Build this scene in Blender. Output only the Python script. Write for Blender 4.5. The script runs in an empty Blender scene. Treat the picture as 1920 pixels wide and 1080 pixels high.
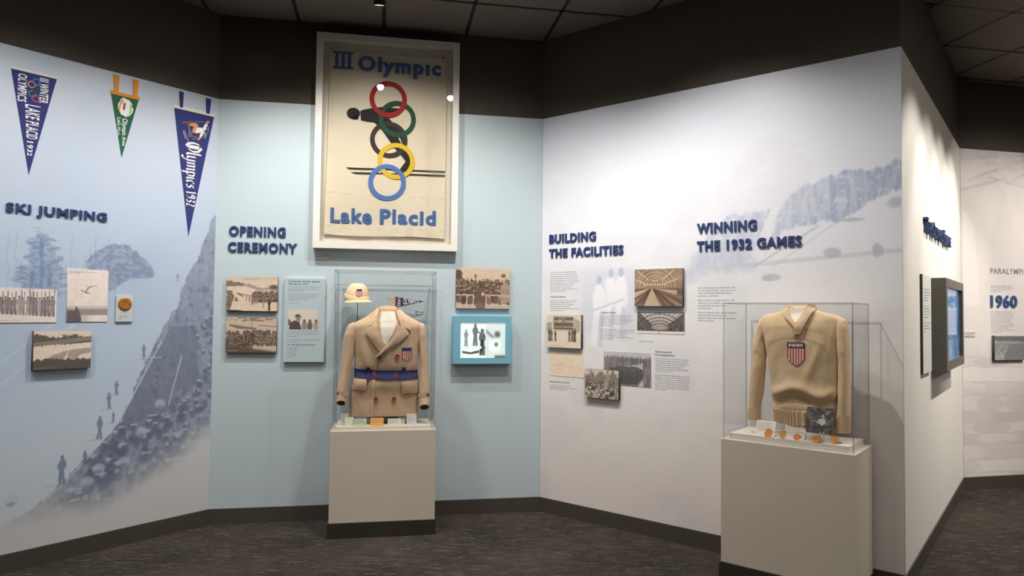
import bpy, bmesh, math, random
import numpy as np
from mathutils import Vector, Matrix
C = bpy.context.scene.collection
sc = bpy.context.scene
PI = math.pi
R = math.radians

# ------------------------------------------------------------------ camera, world, exposure
cam_d = bpy.data.cameras.new('camera'); cam = bpy.data.objects.new('camera', cam_d); C.objects.link(cam)
cam_d.sensor_width = 36; cam_d.lens = 36 * 1314.47 / 1920; cam_d.clip_start = .05
_p, _r = .0347, .0108
fw = Vector((0, math.cos(_p), math.sin(_p))); up = Vector((0, -math.sin(_p), math.cos(_p))); rt = Vector((1, 0, 0))
rt2 = rt * math.cos(_r) + up * math.sin(_r); up2 = -rt * math.sin(_r) + up * math.cos(_r)
m = Matrix((rt2, up2, -fw)).transposed().to_4x4(); m.translation = Vector((0, 0, 1.5)); cam.matrix_world = m
sc.camera = cam
w = bpy.data.worlds.new('world'); sc.world = w; w.use_nodes = True
w.node_tree.nodes['Background'].inputs[0].default_value = (.9, .92, 1, 1)
w.node_tree.nodes['Background'].inputs[1].default_value = .02
sc.view_settings.view_transform = 'Standard'; sc.view_settings.look = 'None'
sc.view_settings.gamma = 1; sc.view_settings.use_curve_mapping = False
sc.view_settings.exposure = -0.13
SPOT_COL = (1, .95, .885)
# added fill lamps out of view, for ambient light: (x, y, power)
FILL_LAMPS = [(-3.0, .2, 34), (-2.2, -2.0, 30), (2.4, -2.0, 30), (3.0, .3, 34), (5.8, 2.6, 38)]
# track spots: wall, u, d, z, aim u, aim z, cone deg, blend, power
SPOTS = [
 ('A', -2.05, 1.1, 3.46, -1.95, .35, 112, 1, 108),
 ('A', -1.15, 1.1, 3.46, -1.05, .35, 112, 1, 108),
 ('A', -.35, .95, 3.46, -.45, .3, 112, 1, 66),
 ('B', .50, .87, 3.40, .45, .25, 118, 1, 76),
 ('B', 1.12, .87, 3.396, 1.15, .6, 132, 1, 80),
 ('B', 1.75, 1.27, 3.464, 1.80, .5, 118, 1, 92),
 ('C', .62, 1.2, 3.46, .6, .3, 108, 1, 104),
 ('C', 1.41, 1.1, 3.46, 1.48, .3, 112, 1, 152),
 ('C', 2.6, 1.5, 3.46, 1.9, .8, 100, 1, 40),
 ('D', .45, 1.2, 3.46, .45, 1.6, 62, .6, 130),
 ('D', 1.05, 1.2, 3.46, 1.05, 1.6, 62, .6, 130),
 ('D', 1.65, 1.2, 3.46, 1.65, 1.6, 62, .6, 130),
 ('D', 2.25, 1.2, 3.46, 2.25, 1.6, 62, .6, 130),
 ('E', .45, 2.2, 3.46, .45, 1.3, 80, .8, 210),
 ('E', 1.7, 2.2, 3.46, 1.7, 1.3, 80, .8, 210),
]

# ------------------------------------------------------------------ helpers
def lin(c):
    c = np.asarray(c, float) / 255.
    return np.where(c <= .04045, c / 12.92, ((c + .055) / 1.055) ** 2.4)
def L4(c): return (*[float(x) for x in lin(c)], 1)
P1 = (-2.1007, 4.9431); P2 = (.2257, 5.3682); P3 = (2.1371, 3.8345); P4 = (3.9472, 6.1599)
AA, AB, AC, AD, AE = .8996, .18075, -.67622, .90937, .22435
WALL = {'A': (P1, AA), 'B': (P1, AB), 'C': (P2, AC), 'D': (P3, AD), 'E': (P4, AE), 'W': ((0, 0), 0)}
ZT, ZB, ZC = 2.9945, .106, 3.60
def world(wl, u, d, z):
    (ox, oy), a = WALL[wl]
    return Vector((ox + math.cos(a) * u + math.sin(a) * d, oy + math.sin(a) * u - math.cos(a) * d, z))

MATS = {}
def mat(name, col, rough=.6, metal=0, noise=0, nscale=60, bump=0, bscale=200, spec=.5, emis=0, sheen=0, coat=0):
    if name in MATS: return MATS[name]
    mt = bpy.data.materials.new(name); mt.use_nodes = True; nt = mt.node_tree; b = nt.nodes['Principled BSDF']
    b.inputs['Roughness'].default_value = rough; b.inputs['Metallic'].default_value = metal
    b.inputs['Specular IOR Level'].default_value = spec; b.inputs['Sheen Weight'].default_value = sheen
    b.inputs['Coat Weight'].default_value = coat
    tc = nt.nodes.new('ShaderNodeTexCoord')
    if col is None:
        at = nt.nodes.new('ShaderNodeAttribute'); at.attribute_name = 'Col'; src = at.outputs['Color']
    else:
        rgb = nt.nodes.new('ShaderNodeRGB'); rgb.outputs[0].default_value = L4(col); src = rgb.outputs[0]
    if noise:
        n = nt.nodes.new('ShaderNodeTexNoise'); n.inputs['Scale'].default_value = nscale; n.inputs['Detail'].default_value = 4
        nt.links.new(tc.outputs['Object'], n.inputs['Vector'])
        mr = nt.nodes.new('ShaderNodeMapRange'); mr.inputs[3].default_value = 1 - noise; mr.inputs[4].default_value = 1 + noise
        mr.inputs[1].default_value = .25; mr.inputs[2].default_value = .75
        nt.links.new(n.outputs[0], mr.inputs[0])
        mx = nt.nodes.new('ShaderNodeVectorMath'); mx.operation = 'SCALE'
        nt.links.new(src, mx.inputs[0]); nt.links.new(mr.outputs[0], mx.inputs['Scale']); src = mx.outputs[0]
    nt.links.new(src, b.inputs['Base Color'])
    if emis:
        nt.links.new(src, b.inputs['Emission Color']); b.inputs['Emission Strength'].default_value = emis
    if bump:
        n2 = nt.nodes.new('ShaderNodeTexNoise'); n2.inputs['Scale'].default_value = bscale; n2.inputs['Detail'].default_value = 3
        nt.links.new(tc.outputs['Object'], n2.inputs['Vector'])
        bp = nt.nodes.new('ShaderNodeBump'); bp.inputs['Strength'].default_value = bump; bp.inputs['Distance'].default_value = .002
        nt.links.new(n2.outputs[0], bp.inputs['Height']); nt.links.new(bp.outputs[0], b.inputs['Normal'])
    MATS[name] = mt; return mt

def acrylic(name, tint, base, k, rough=.02):
    mt = bpy.data.materials.new(name); mt.use_nodes = True; nt = mt.node_tree
    nt.nodes.remove(nt.nodes['Principled BSDF']); out = nt.nodes['Material Output']
    tr = nt.nodes.new('ShaderNodeBsdfTransparent'); tr.inputs[0].default_value = (*tint, 1)
    gl = nt.nodes.new('ShaderNodeBsdfGlossy'); gl.inputs['Roughness'].default_value = rough
    lw = nt.nodes.new('ShaderNodeLayerWeight'); pw = nt.nodes.new('ShaderNodeMath'); pw.operation = 'POWER'; pw.inputs[1].default_value = 4
    ma = nt.nodes.new('ShaderNodeMath'); ma.operation = 'MULTIPLY_ADD'; ma.inputs[1].default_value = k; ma.inputs[2].default_value = base
    mx = nt.nodes.new('ShaderNodeMixShader')
    nt.links.new(lw.outputs['Facing'], pw.inputs[0]); nt.links.new(pw.outputs[0], ma.inputs[0]); nt.links.new(ma.outputs[0], mx.inputs[0])
    nt.links.new(tr.outputs[0], mx.inputs[1]); nt.links.new(gl.outputs[0], mx.inputs[2]); nt.links.new(mx.outputs[0], out.inputs[0])
    return mt
ACR = acrylic('acrylic_sheet', (.985, .988, .988), .012, .4)
def acr_edge():
    mt = bpy.data.materials.new('acrylic_edge'); mt.use_nodes = True; nt = mt.node_tree; b = nt.nodes['Principled BSDF']; out = nt.nodes['Material Output']
    b.inputs['Base Color'].default_value = L4((196, 196, 200)); b.inputs['Roughness'].default_value = .25
    tr = nt.nodes.new('ShaderNodeBsdfTransparent'); tr.inputs[0].default_value = (.9, .92, .92, 1)
    mx = nt.nodes.new('ShaderNodeMixShader'); mx.inputs[0].default_value = .35
    nt.links.new(tr.outputs[0], mx.inputs[1]); nt.links.new(b.outputs[0], mx.inputs[2]); nt.links.new(mx.outputs[0], out.inputs[0])
    return mt
ACE = acr_edge()

class MB:
    """mesh collected in wall coordinates (u along the wall, d out of it, z up)"""
    def __init__(s): s.v = []; s.f = []; s.mi = []
    def add(s, vs, fs, mi=0):
        n = len(s.v); s.v += [tuple(map(float, v)) for v in vs]; s.f += [tuple(n + i for i in f) for f in fs]; s.mi += [mi] * len(fs); return s
    def box(s, u0, u1, d0, d1, z0, z1, mi=0):
        vs = [(u, d, z) for z in (z0, z1) for d in (d0, d1) for u in (u0, u1)]
        return s.add(vs, [(0, 1, 3, 2), (4, 6, 7, 5), (0, 4, 5, 1), (2, 3, 7, 6), (0, 2, 6, 4), (1, 5, 7, 3)], mi)
    def prism(s, pts, d0, d1, mi=0):      # outline in (u,z), thickness in d
        n = len(pts)
        vs = [(u, d0, z) for u, z in pts] + [(u, d1, z) for u, z in pts]
        fs = [tuple(range(n)), tuple(range(2 * n - 1, n - 1, -1))] + [(i, (i + 1) % n, n + (i + 1) % n, n + i) for i in range(n)]
        return s.add(vs, fs, mi)
    def flat(s, pts, d, mi=0): return s.add([(u, d, z) for u, z in pts], [tuple(range(len(pts)))], mi)
    def ring(s, cu, cz, r0, r1, d, n=48, rz=1, mi=0):
        vs = []; fs = []
        for i in range(n):
            a = 2 * PI * i / n
            vs += [(cu + r0 * math.cos(a), d, cz + r0 * rz * math.sin(a)), (cu + r1 * math.cos(a), d, cz + r1 * rz * math.sin(a))]
        for i in range(n):
            j = (i + 1) % n; fs.append((2 * i, 2 * i + 1, 2 * j + 1, 2 * j))
        return s.add(vs, fs, mi)
    def tube(s, pts, r, n=8, mi=0):
        vs = []; fs = []; P = [Vector(p) for p in pts]
        for i, p in enumerate(P):
            t = (P[min(i + 1, len(P) - 1)] - P[max(i - 1, 0)]).normalized()
            a = t.cross(Vector((0, 0, 1)));
            if a.length < .1: a = t.cross(Vector((1, 0, 0)))
            a.normalize(); b = t.cross(a)
            rr = r[i] if isinstance(r, (list, tuple)) else r
            vs += [tuple(p + a * rr * math.cos(2 * PI * k / n) + b * rr * math.sin(2 * PI * k / n)) for k in range(n)]
        for i in range(len(P) - 1):
            for k in range(n):
                l = (k + 1) % n; fs.append((i * n + k, i * n + l, (i + 1) * n + l, (i + 1) * n + k))
        fs += [tuple(range(n)), tuple(range((len(P) - 1) * n, len(P) * n))]
        return s.add(vs, fs, mi)
    def disc(s, cu, cd, cz, r, t, n=20, mi=0, dome=.3):   # button, faces the viewer (+d)
        prof = [(1, 0), (1, t * .6), (.88, t), (.55, t * (1 - dome)), (0.001, t * (1 - dome))]
        vs = []; fs = []
        for q, dd in prof: vs += [(cu + r * q * math.cos(2 * PI * k / n), cd + dd, cz + r * q * math.sin(2 * PI * k / n)) for k in range(n)]
        for i in range(len(prof) - 1):
            for k in range(n):
                l = (k + 1) % n; fs.append((i * n + k, i * n + l, (i + 1) * n + l, (i + 1) * n + k))
        fs.append(tuple(range(n)))
        return s.add(vs, fs, mi)
    def build(s, name, mats, org, parent=None, smooth=False, recalc=True):
        wl, u0, d0, z0 = org
        me = bpy.data.meshes.new(name)
        me.from_pydata([(u - u0, -(d - d0), z - z0) for u, d, z in s.v], [], s.f)
        if not isinstance(mats, (list, tuple)): mats = [mats]
        for x in mats: me.materials.append(x)
        me.polygons.foreach_set('material_index', s.mi)
        if recalc:
            b = bmesh.new(); b.from_mesh(me); bmesh.ops.recalc_face_normals(b, faces=b.faces); b.to_mesh(me); b.free()
        if smooth:
            me.polygons.foreach_set('use_smooth', [True] * len(me.polygons))
            me.set_sharp_from_angle(angle=R(42))
        me.update()
        o = bpy.data.objects.new(name, me); C.objects.link(o)
        if parent: o.parent = parent
        else:
            o.location = world(wl, u0, d0, z0); o.rotation_euler = (0, 0, WALL[wl][1])
        return o
def tag(o, label=None, cat=None, group=None, kind=None):
    if label: o['label'] = label
    if cat: o['category'] = cat
    if group: o['group'] = group
    if kind: o['kind'] = kind
    return o
def thing(name, org, label, cat, group=None):
    wl, u, d, z = org
    o = bpy.data.objects.new(name, None); o.empty_display_size = .1; C.objects.link(o)
    o.location = world(wl, u, d, z); o.rotation_euler = (0, 0, WALL[wl][1])
    return tag(o, label, cat, group)

# ---- raster toolkit: colours per vertex of a dense sheet (the print on murals and photographs)
_rng = np.random.RandomState(7); _T = _rng.rand(256, 256)
def vn(X, Y, sx, sy=None, seed=0):
    sy = sy or sx
    x = X / sx + seed * 17.3 + 500; y = Y / sy + seed * 9.7 + 500
    xi = np.floor(x).astype(int); yi = np.floor(y).astype(int); fx = x - xi; fy = y - yi
    fx = fx * fx * (3 - 2 * fx); fy = fy * fy * (3 - 2 * fy)
    a = _T[xi % 256, yi % 256]; b = _T[(xi + 1) % 256, yi % 256]; c = _T[xi % 256, (yi + 1) % 256]; d = _T[(xi + 1) % 256, (yi + 1) % 256]
    return (a * (1 - fx) + b * fx) * (1 - fy) + (c * (1 - fx) + d * fx) * fy
def fbm(X, Y, sx, sy=None, seed=0, o=4):
    sy = sy or sx; r = 0; t = 0; a = 1
    for i in range(o): r = r + a * vn(X, Y, sx / 2 ** i, sy / 2 ** i, seed + i); t += a; a *= .55
    return r / t
def poly(X, Y, pts):
    m = np.zeros(X.shape, bool); n = len(pts)
    for i in range(n):
        x0, y0 = pts[i]; x1, y1 = pts[(i + 1) % n]
        if y0 == y1: continue
        c = ((y0 > Y) != (y1 > Y)) & (X < (x1 - x0) * (Y - y0) / (y1 - y0) + x0); m ^= c
    return m.astype(float)
def ss(a, b, x): t = np.clip((x - a) / (b - a), 0, 1); return t * t * (3 - 2 * t)
def ell(X, Y, cx, cy, rx, ry, soft=.15): return 1 - ss(1 - soft, 1 + soft, np.sqrt(((X - cx) / rx) ** 2 + ((Y - cy) / ry) ** 2))
def seg(X, Y, x0, y0, x1, y1, w, soft=.4):
    dx, dy = x1 - x0, y1 - y0; t = np.clip(((X - x0) * dx + (Y - y0) * dy) / (dx * dx + dy * dy), 0, 1)
    return 1 - ss(w * (1 - soft), w * (1 + soft), np.hypot(X - x0 - t * dx, Y - y0 - t * dy))
def mix(A, col, m): m = np.clip(m, 0, 1)[..., None]; return A * (1 - m) + np.asarray(col, float) * m
def blur(m, a, b):
    for ax, k in ((0, a), (1, b)):
        for _ in range(2):
            p = np.cumsum(np.pad(m, [(k + 1, k) if ax == q else (0, 0) for q in (0, 1)], mode='edge'), axis=ax)
            n = p.shape[ax]; m = (np.take(p, range(2 * k + 1, n), ax) - np.take(p, range(0, n - 2 * k - 1), ax)) / (2 * k + 1)
    return m
def ragged(X, Y, pts, k, n, lo=.38, hi=.62, amp=.8):
    """outline whose edge breaks up like foliage"""
    b = blur(poly(X, Y, pts), k[0], k[1]); return ss(lo, hi, b + (n - .5) * amp) * ss(.02, .2, b)
def man(X, Y, x, y, h, lean=0):
    m = ell(X, Y, x + lean * h, y + .92 * h, .065 * h, .085 * h)
    m = np.maximum(m, ell(X, Y, x + lean * .7 * h, y + .66 * h, .13 * h, .21 * h))
    m = np.maximum(m, seg(X, Y, x - .06 * h, y, x - .02 * h, y + .5 * h, .05 * h))
    return np.maximum(m, seg(X, Y, x + .07 * h, y, x + .03 * h, y + .5 * h, .05 * h))
def sheet(name, org, us, zs, dfront, dback, colfn, mats, parent=None, dfn=None, raw=False):
    """thin slab whose front is a dense grid coloured by colfn(U,Z) -> sRGB 0..255"""
    us = np.asarray(us, float); zs = np.asarray(zs, float); nu, nz = len(us), len(zs)
    U, Z = np.meshgrid(us, zs); col = np.clip(colfn(U, Z), 0, 255)
    D = np.full(U.shape, dfront, float)
    if dfn is not None: D = D + dfn(U, Z)
    wl, u0, d0, z0 = org
    V = np.stack([U - u0, -(D - d0), Z - z0], -1).reshape(-1, 3)
    ub, ue, zb, ze = us[0], us[-1], zs[0], zs[-1]
    bv = [(u - u0, -(d - d0), z - z0) for z in (zb, ze) for d in (dback, dfront) for u in (ub, ue)]
    idx = np.arange(nu * nz).reshape(nz, nu)
    F = np.stack([idx[:-1, :-1], idx[:-1, 1:], idx[1:, 1:], idx[1:, :-1]], -1).reshape(-1, 4)
    k = nu * nz
    bf = np.array([(0, 1, 5, 4), (0, 2, 3, 1), (4, 5, 7, 6), (0, 4, 6, 2), (1, 3, 7, 5)]) + k
    bf[0] = bf[0][::-1]
    V = np.vstack([V, bv]); nf = len(F) + 5
    me = bpy.data.meshes.new(name); me.vertices.add(len(V)); me.loops.add(nf * 4); me.polygons.add(nf)
    me.vertices.foreach_set('co', V.ravel().astype(np.float32)); me.loops.foreach_set('vertex_index', np.vstack([F, bf]).ravel().astype(np.int32))
    me.polygons.foreach_set('loop_start', np.arange(nf, dtype=np.int32) * 4)
    mi = np.zeros(nf, np.int32); mi[len(F):] = 1
    for x in mats: me.materials.append(x)
    me.update(calc_edges=True); me.polygons.foreach_set('material_index', mi)
    a = me.color_attributes.new('Col', 'FLOAT_COLOR', 'POINT')
    cc = np.ones((len(V), 4), np.float32); cc[:k, :3] = lin(col).reshape(-1, 3); a.data.foreach_set('color', cc.ravel())
    me.validate()
    o = bpy.data.objects.new(name, me); C.objects.link(o)
    if parent: o.parent = parent
    else: o.location = world(wl, u0, d0, z0); o.rotation_euler = (0, 0, WALL[wl][1])
    return o

# ---- lettering
_tc = {}
def glyphs(s, bold=0., ext=0., shear=0., res=3):
    key = (s, bold, ext, shear)
    if key in _tc: return _tc[key]
    cu = bpy.data.curves.new('t', 'FONT'); cu.body = s; cu.offset = bold; cu.extrude = ext; cu.resolution_u = res; cu.shear = shear
    cu.space_character = 1 + bold * 3.6
    ob = bpy.data.objects.new('t', cu); C.objects.link(ob)
    dg = bpy.context.evaluated_depsgraph_get(); me = ob.evaluated_get(dg).to_mesh()
    V = np.zeros(len(me.vertices) * 3); me.vertices.foreach_get('co', V); V = V.reshape(-1, 3).copy()
    Fs = [tuple(p.vertices) for p in me.polygons]
    ob.evaluated_get(dg).to_mesh_clear(); bpy.data.objects.remove(ob); bpy.data.curves.remove(cu)
    _, first, inv = np.unique(np.round(V, 5), axis=0, return_index=True, return_inverse=True); inv = inv.ravel()
    V = V[first]; Fs = [q for q in (tuple(dict.fromkeys(int(inv[i]) for i in f)) for f in Fs) if len(q) > 2]
    _tc[key] = (V, Fs); return V, Fs
def islands(V, Fs):
    par = list(range(len(V)))
    def f(i):
        while par[i] != i: par[i] = par[par[i]]; i = par[i]
        return i
    for q in Fs:
        for i in q[1:]: par[f(i)] = f(q[0])
    g = {}
    for q in Fs: g.setdefault(f(q[0]), []).append(q)
    out = []
    for fs in g.values():
        ids = sorted({i for q in fs for i in q}); mp = {i: k for k, i in enumerate(ids)}
        out.append((V[ids], [tuple(mp[i] for i in q) for q in fs]))
    return sorted(out, key=lambda a: a[0][:, 0].mean())
def fit(V, box):
    u0, u1, z0, z1 = box; lo = V.min(0); hi = V.max(0); W = V.copy()
    W[:, 0] = u0 + (V[:, 0] - lo[0]) / (hi[0] - lo[0]) * (u1 - u0); W[:, 1] = z0 + (V[:, 1] - lo[1]) / (hi[1] - lo[1]) * (z1 - z0)
    return W
def flat_text(mb, s, box, d, bold=.0, mi=0, down=False, taper=0., shear=0):
    V, Fs = glyphs(s, bold, 0., shear)
    if down:   # reads downwards, tops of the letters to the right; box = (u0,u1,zbottom,ztop)
        u0, u1, z0, z1 = box; lo = V.min(0); hi = V.max(0)
        t = (V[:, 0] - lo[0]) / (hi[0] - lo[0]); q = (V[:, 1] - lo[1]) / (hi[1] - lo[1]) - .5
        t = (t * (1 - taper * t * .5)) / (1 - taper * .5)
        uc = (u0 + u1) / 2
        mb.add([(uc + b * (u1 - u0) * (1 - taper * a), d, z1 - a * (z1 - z0)) for a, b in zip(t, q)], Fs, mi)
    else:
        W = fit(V, box); mb.add([(a, d, b) for a, b, _ in W], Fs, mi)
    return mb
NAVY_L = mat('navy_letter_face', (36, 57, 104), .5); NAVY_S = mat('navy_letter_side', (30, 48, 88), .6)
def heading(name, wl, lines, label, d0=.006, d1=.0135, bold=.038, m=None):
    u0 = min(b[0] for _, b in lines); z0 = min(b[2] for _, b in lines); org = (wl, u0, .0035, z0)
    t = thing(name, org, label, 'sign')
    for s, box in lines:
        V, Fs = glyphs(s, bold, .05)
        for W, F in islands(fit(V, box), Fs):
            mb = MB(); zz = W[:, 2]; lo, hi = zz.min(), zz.max()
            dd = .0035 + (zz - lo) / (hi - lo) * (d1 - .0035)
            mb.add([(a, e, b) for (a, b, _), e in zip(W, dd)], F)
            mb.build('letter', m or NAVY_L, org, t)
    return t
def lines_of_text(mb, u0, u1, z0, z1, n, d, seed=1, gaps=(), hgt=.42):
    r = random.Random(seed); pitch = (z1 - z0) / n
    for i in range(n):
        if i in gaps: continue
        z = z1 - (i + .5) * pitch; u = u0; end = u1 - (r.random() ** 2) * (u1 - u0) * .3
        if (i + 1) in gaps or i == n - 1: end = u0 + (u1 - u0) * r.uniform(.3, .7)
        while u < end:
            wd = min(r.uniform(.6, 2.3) * pitch, end - u)
            k = u
            while k < u + wd - pitch * .1:
                a = pitch * r.uniform(.16, .26); h = pitch * hgt * r.choice((.75, .75, 1, 1.15))
                mb.flat([(k, z - pitch * hgt * .4), (k + a, z - pitch * hgt * .4), (k + a, z - pitch * hgt * .4 + h), (k, z - pitch * hgt * .4 + h)], d)
                k += a + pitch * .06
            u += wd + pitch * .28
INK = mat('printed_ink_grey', (164, 165, 174), .7); INKD = mat('printed_ink_dark', (70, 72, 86), .7); INKW = mat('printed_ink_pale', (205, 205, 205), .7)
INKS = mat('printed_ink_sepia', (176, 162, 145), .7)

# ------------------------------------------------------------------ setting: floor, ceiling, walls
def unit(a, b): dx, dy = b[0] - a[0], b[1] - a[1]; l = math.hypot(dx, dy); return dx / l, dy / l
P0 = (P1[0] - 4 * math.cos(AA), P1[1] - 4 * math.sin(AA)); P5 = (P4[0] + 4 * math.cos(AE), P4[1] + 4 * math.sin(AE))
P6 = (P5[0] + .3, -3.2); P7 = (P0[0] - .2, -3.2)
LOOP = [P0, P1, P2, P3, P4, P5, P6, P7]
def offs(k, t):      # mitred offset point of corner k; t<0 goes behind the wall, t>0 into the room
    n = len(LOOP); a, b, c = LOOP[k - 1], LOOP[k], LOOP[(k + 1) % n]
    d1 = unit(a, b); d2 = unit(b, c); n1 = (d1[1], -d1[0]); n2 = (d2[1], -d2[0])
    k_ = t / (1 + n1[0] * n2[0] + n1[1] * n2[1])
    return b[0] + (n1[0] + n2[0]) * k_, b[1] + (n1[1] + n2[1]) * k_
def band(k, t0, t1, z0, z1):
    k2 = (k + 1) % len(LOOP)
    q = [offs(k, t0), offs(k2, t0), offs(k2, t1), offs(k, t1)]
    mb = MB(); vs = [(x, -y, z) for z in (z0, z1) for x, y in q]
    return mb.add(vs, [(0, 1, 2, 3), (4, 7, 6, 5), (0, 4, 5, 1), (1, 5, 6, 2), (2, 6, 7, 3), (3, 7, 4, 0)])
WO = ('W', 0, 0, 0)
DARK = mat('dark_soffit_paint', (74, 66, 57), .75, noise=.05, nscale=5)
BASE = mat('baseboard_rubber', (72, 66, 59), .5, noise=.06, nscale=12)
names = ['left', 'back', 'right', 'side', 'far', 'east', 'south', 'west']
WOBJ = {}
for k, nm in enumerate(names):
    o = band(k, 0, -.1, 0, 3.63).build('wall_' + nm, DARK, WO); o['kind'] = 'structure'; WOBJ['ABCDE678'[k]] = o
    b = band(k, .0005, .011, .0, ZB - .002).build('baseboard_' + nm, BASE, WO); b['kind'] = 'structure'

def carpet():
    mt = bpy.data.materials.new('carpet'); mt.use_nodes = True; nt = mt.node_tree; b = nt.nodes['Principled BSDF']; b.inputs['Roughness'].default_value = .95
    b.inputs['Specular IOR Level'].default_value = .1
    tc = nt.nodes.new('ShaderNodeTexCoord')
    def noise(scale, vec, det=5, rough=.6, dist=0):
        n = nt.nodes.new('ShaderNodeTexNoise'); n.inputs['Scale'].default_value = scale; n.inputs['Detail'].default_value = det
        n.inputs['Roughness'].default_value = rough; n.inputs['Distortion'].default_value = dist; nt.links.new(vec, n.inputs['Vector']); return n.outputs[0]
    def ramp(src, stops):
        r = nt.nodes.new('ShaderNodeValToRGB'); e = r.color_ramp.elements
        e[0].position, e[0].color = stops[0][0], stops[0][1]; e[1].position, e[1].color = stops[-1][0], stops[-1][1]
        for p, c in stops[1:-1]: x = e.new(p); x.color = c
        nt.links.new(src, r.inputs[0]); return r.outputs[0]
    def mp(rot, s):
        q = nt.nodes.new('ShaderNodeMapping'); q.inputs['Rotation'].default_value = (0, 0, R(rot)); q.inputs['Scale'].default_value = s
        nt.links.new(tc.outputs['Object'], q.inputs['Vector']); return q.outputs[0]
    base = ramp(noise(1.8, tc.outputs['Object'], 6, .7), [(.3, L4((41, 39, 36))), (.5, L4((56, 51, 46))), (.7, L4((68, 62, 56)))])
    cur = base
    for rot, s, sc_, th in ((20, (1, 4.5, 1), 8, .565), (-50, (1, 6, 1), 6, .58), (80, (1, 5, 1), 7, .575), (35, (1, 7, 1), 9, .585), (5, (1, 1.5, 1), 55, .575)):
        k = ramp(noise(sc_, mp(rot, s), 5, .75, .6), [(th, (0, 0, 0, 1)), (th + .09, (.75, .75, .75, 1))])
        mx = nt.nodes.new('ShaderNodeMix'); mx.data_type = 'RGBA'; nt.links.new(k, mx.inputs[0]); nt.links.new(cur, mx.inputs[6]); mx.inputs[7].default_value = L4((96, 90, 81)); cur = mx.outputs[2]
    g = ramp(noise(420, tc.outputs['Object'], 2, .5), [(.3, (.5, .5, .5, 1)), (.7, (1.4, 1.4, 1.4, 1))])
    mu = nt.nodes.new('ShaderNodeMix'); mu.data_type = 'RGBA'; mu.blend_type = 'MULTIPLY'; mu.inputs[0].default_value = 1; nt.links.new(cur, mu.inputs[6]); nt.links.new(g, mu.inputs[7])
    nt.links.new(mu.outputs[2], b.inputs['Base Color'])
    bp = nt.nodes.new('ShaderNodeBump'); bp.inputs['Strength'].default_value = .5; bp.inputs['Distance'].default_value = .004
    nt.links.new(noise(300, tc.outputs['Object'], 2), bp.inputs['Height']); nt.links.new(bp.outputs[0], b.inputs['Normal'])
    return mt
o = MB().add([(x, -y, z) for z in (-.08, 0) for x, y in LOOP], [tuple(range(8)), tuple(range(15, 7, -1))] + [(i, (i + 1) % 8, 8 + (i + 1) % 8, 8 + i) for i in range(8)]).build('floor', carpet(), WO); o['kind'] = 'structure'
CEIL = mat('ceiling_deck_black', (26, 24, 22), .9)
ce = MB().add([(x, -y, z) for z in (3.632, 3.7) for x, y in LOOP], [tuple(range(8)), tuple(range(15, 7, -1))] + [(i, (i + 1) % 8, 8 + (i + 1) % 8, 8 + i) for i in range(8)]).build('ceiling', CEIL, WO); ce['kind'] = 'structure'
# lay-in ceiling tiles in a grid square to the back wall
bx, by = math.cos(AB), math.sin(AB); nx, ny = math.sin(AB), -math.cos(AB)
def inside(x, y):
    c = False; n = len(LOOP)
    for i in range(n):
        x0, y0 = LOOP[i]; x1, y1 = LOOP[(i + 1) % n]
        if (y0 > y) != (y1 > y) and x < (x1 - x0) * (y - y0) / (y1 - y0) + x0: c = not c
    return c
TILE = mat('ceiling_tile_brown', (112, 102, 92), .9, noise=.08, nscale=90, bump=.4, bscale=150)
GRID = mat('ceiling_grid_bar', (30, 27, 25), .6)
G = .61; tile_me = None
def clip(poly_, inside_pts=None): pass
def clip_to_room(q):
    """cut a tile with the room outline in bmesh-free 2-D: Sutherland-Hodgman against the walls it crosses"""
    out = q
    for a, b in ((P0, P1), (P1, P2), (P4, P5)):
        d = unit(a, b); n = (d[1], -d[0]); c = a[0] * n[0] + a[1] * n[1] + .002
        if not any(p[0] * n[0] + p[1] * n[1] < c for p in out): continue
        # only walls the tile really touches
        cx = sum(p[0] for p in out) / len(out); cy = sum(p[1] for p in out) / len(out)
        t = (cx - a[0]) * d[0] + (cy - a[1]) * d[1]; l = math.hypot(b[0] - a[0], b[1] - a[1])
        if t < -.7 or t > l + .7: continue
        if a is P4 and t < -.2: continue
        new = []
        for i in range(len(out)):
            p, r_ = out[i], out[(i + 1) % len(out)]; dp = p[0] * n[0] + p[1] * n[1] - c; dr = r_[0] * n[0] + r_[1] * n[1] - c
            if dp >= 0: new.append(p)
            if dp * dr < 0: s_ = dp / (dp - dr); new.append((p[0] + (r_[0] - p[0]) * s_, p[1] + (r_[1] - p[1]) * s_))
        out = new
        if len(out) < 3: return None
    return out
nt_ = 0
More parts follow.
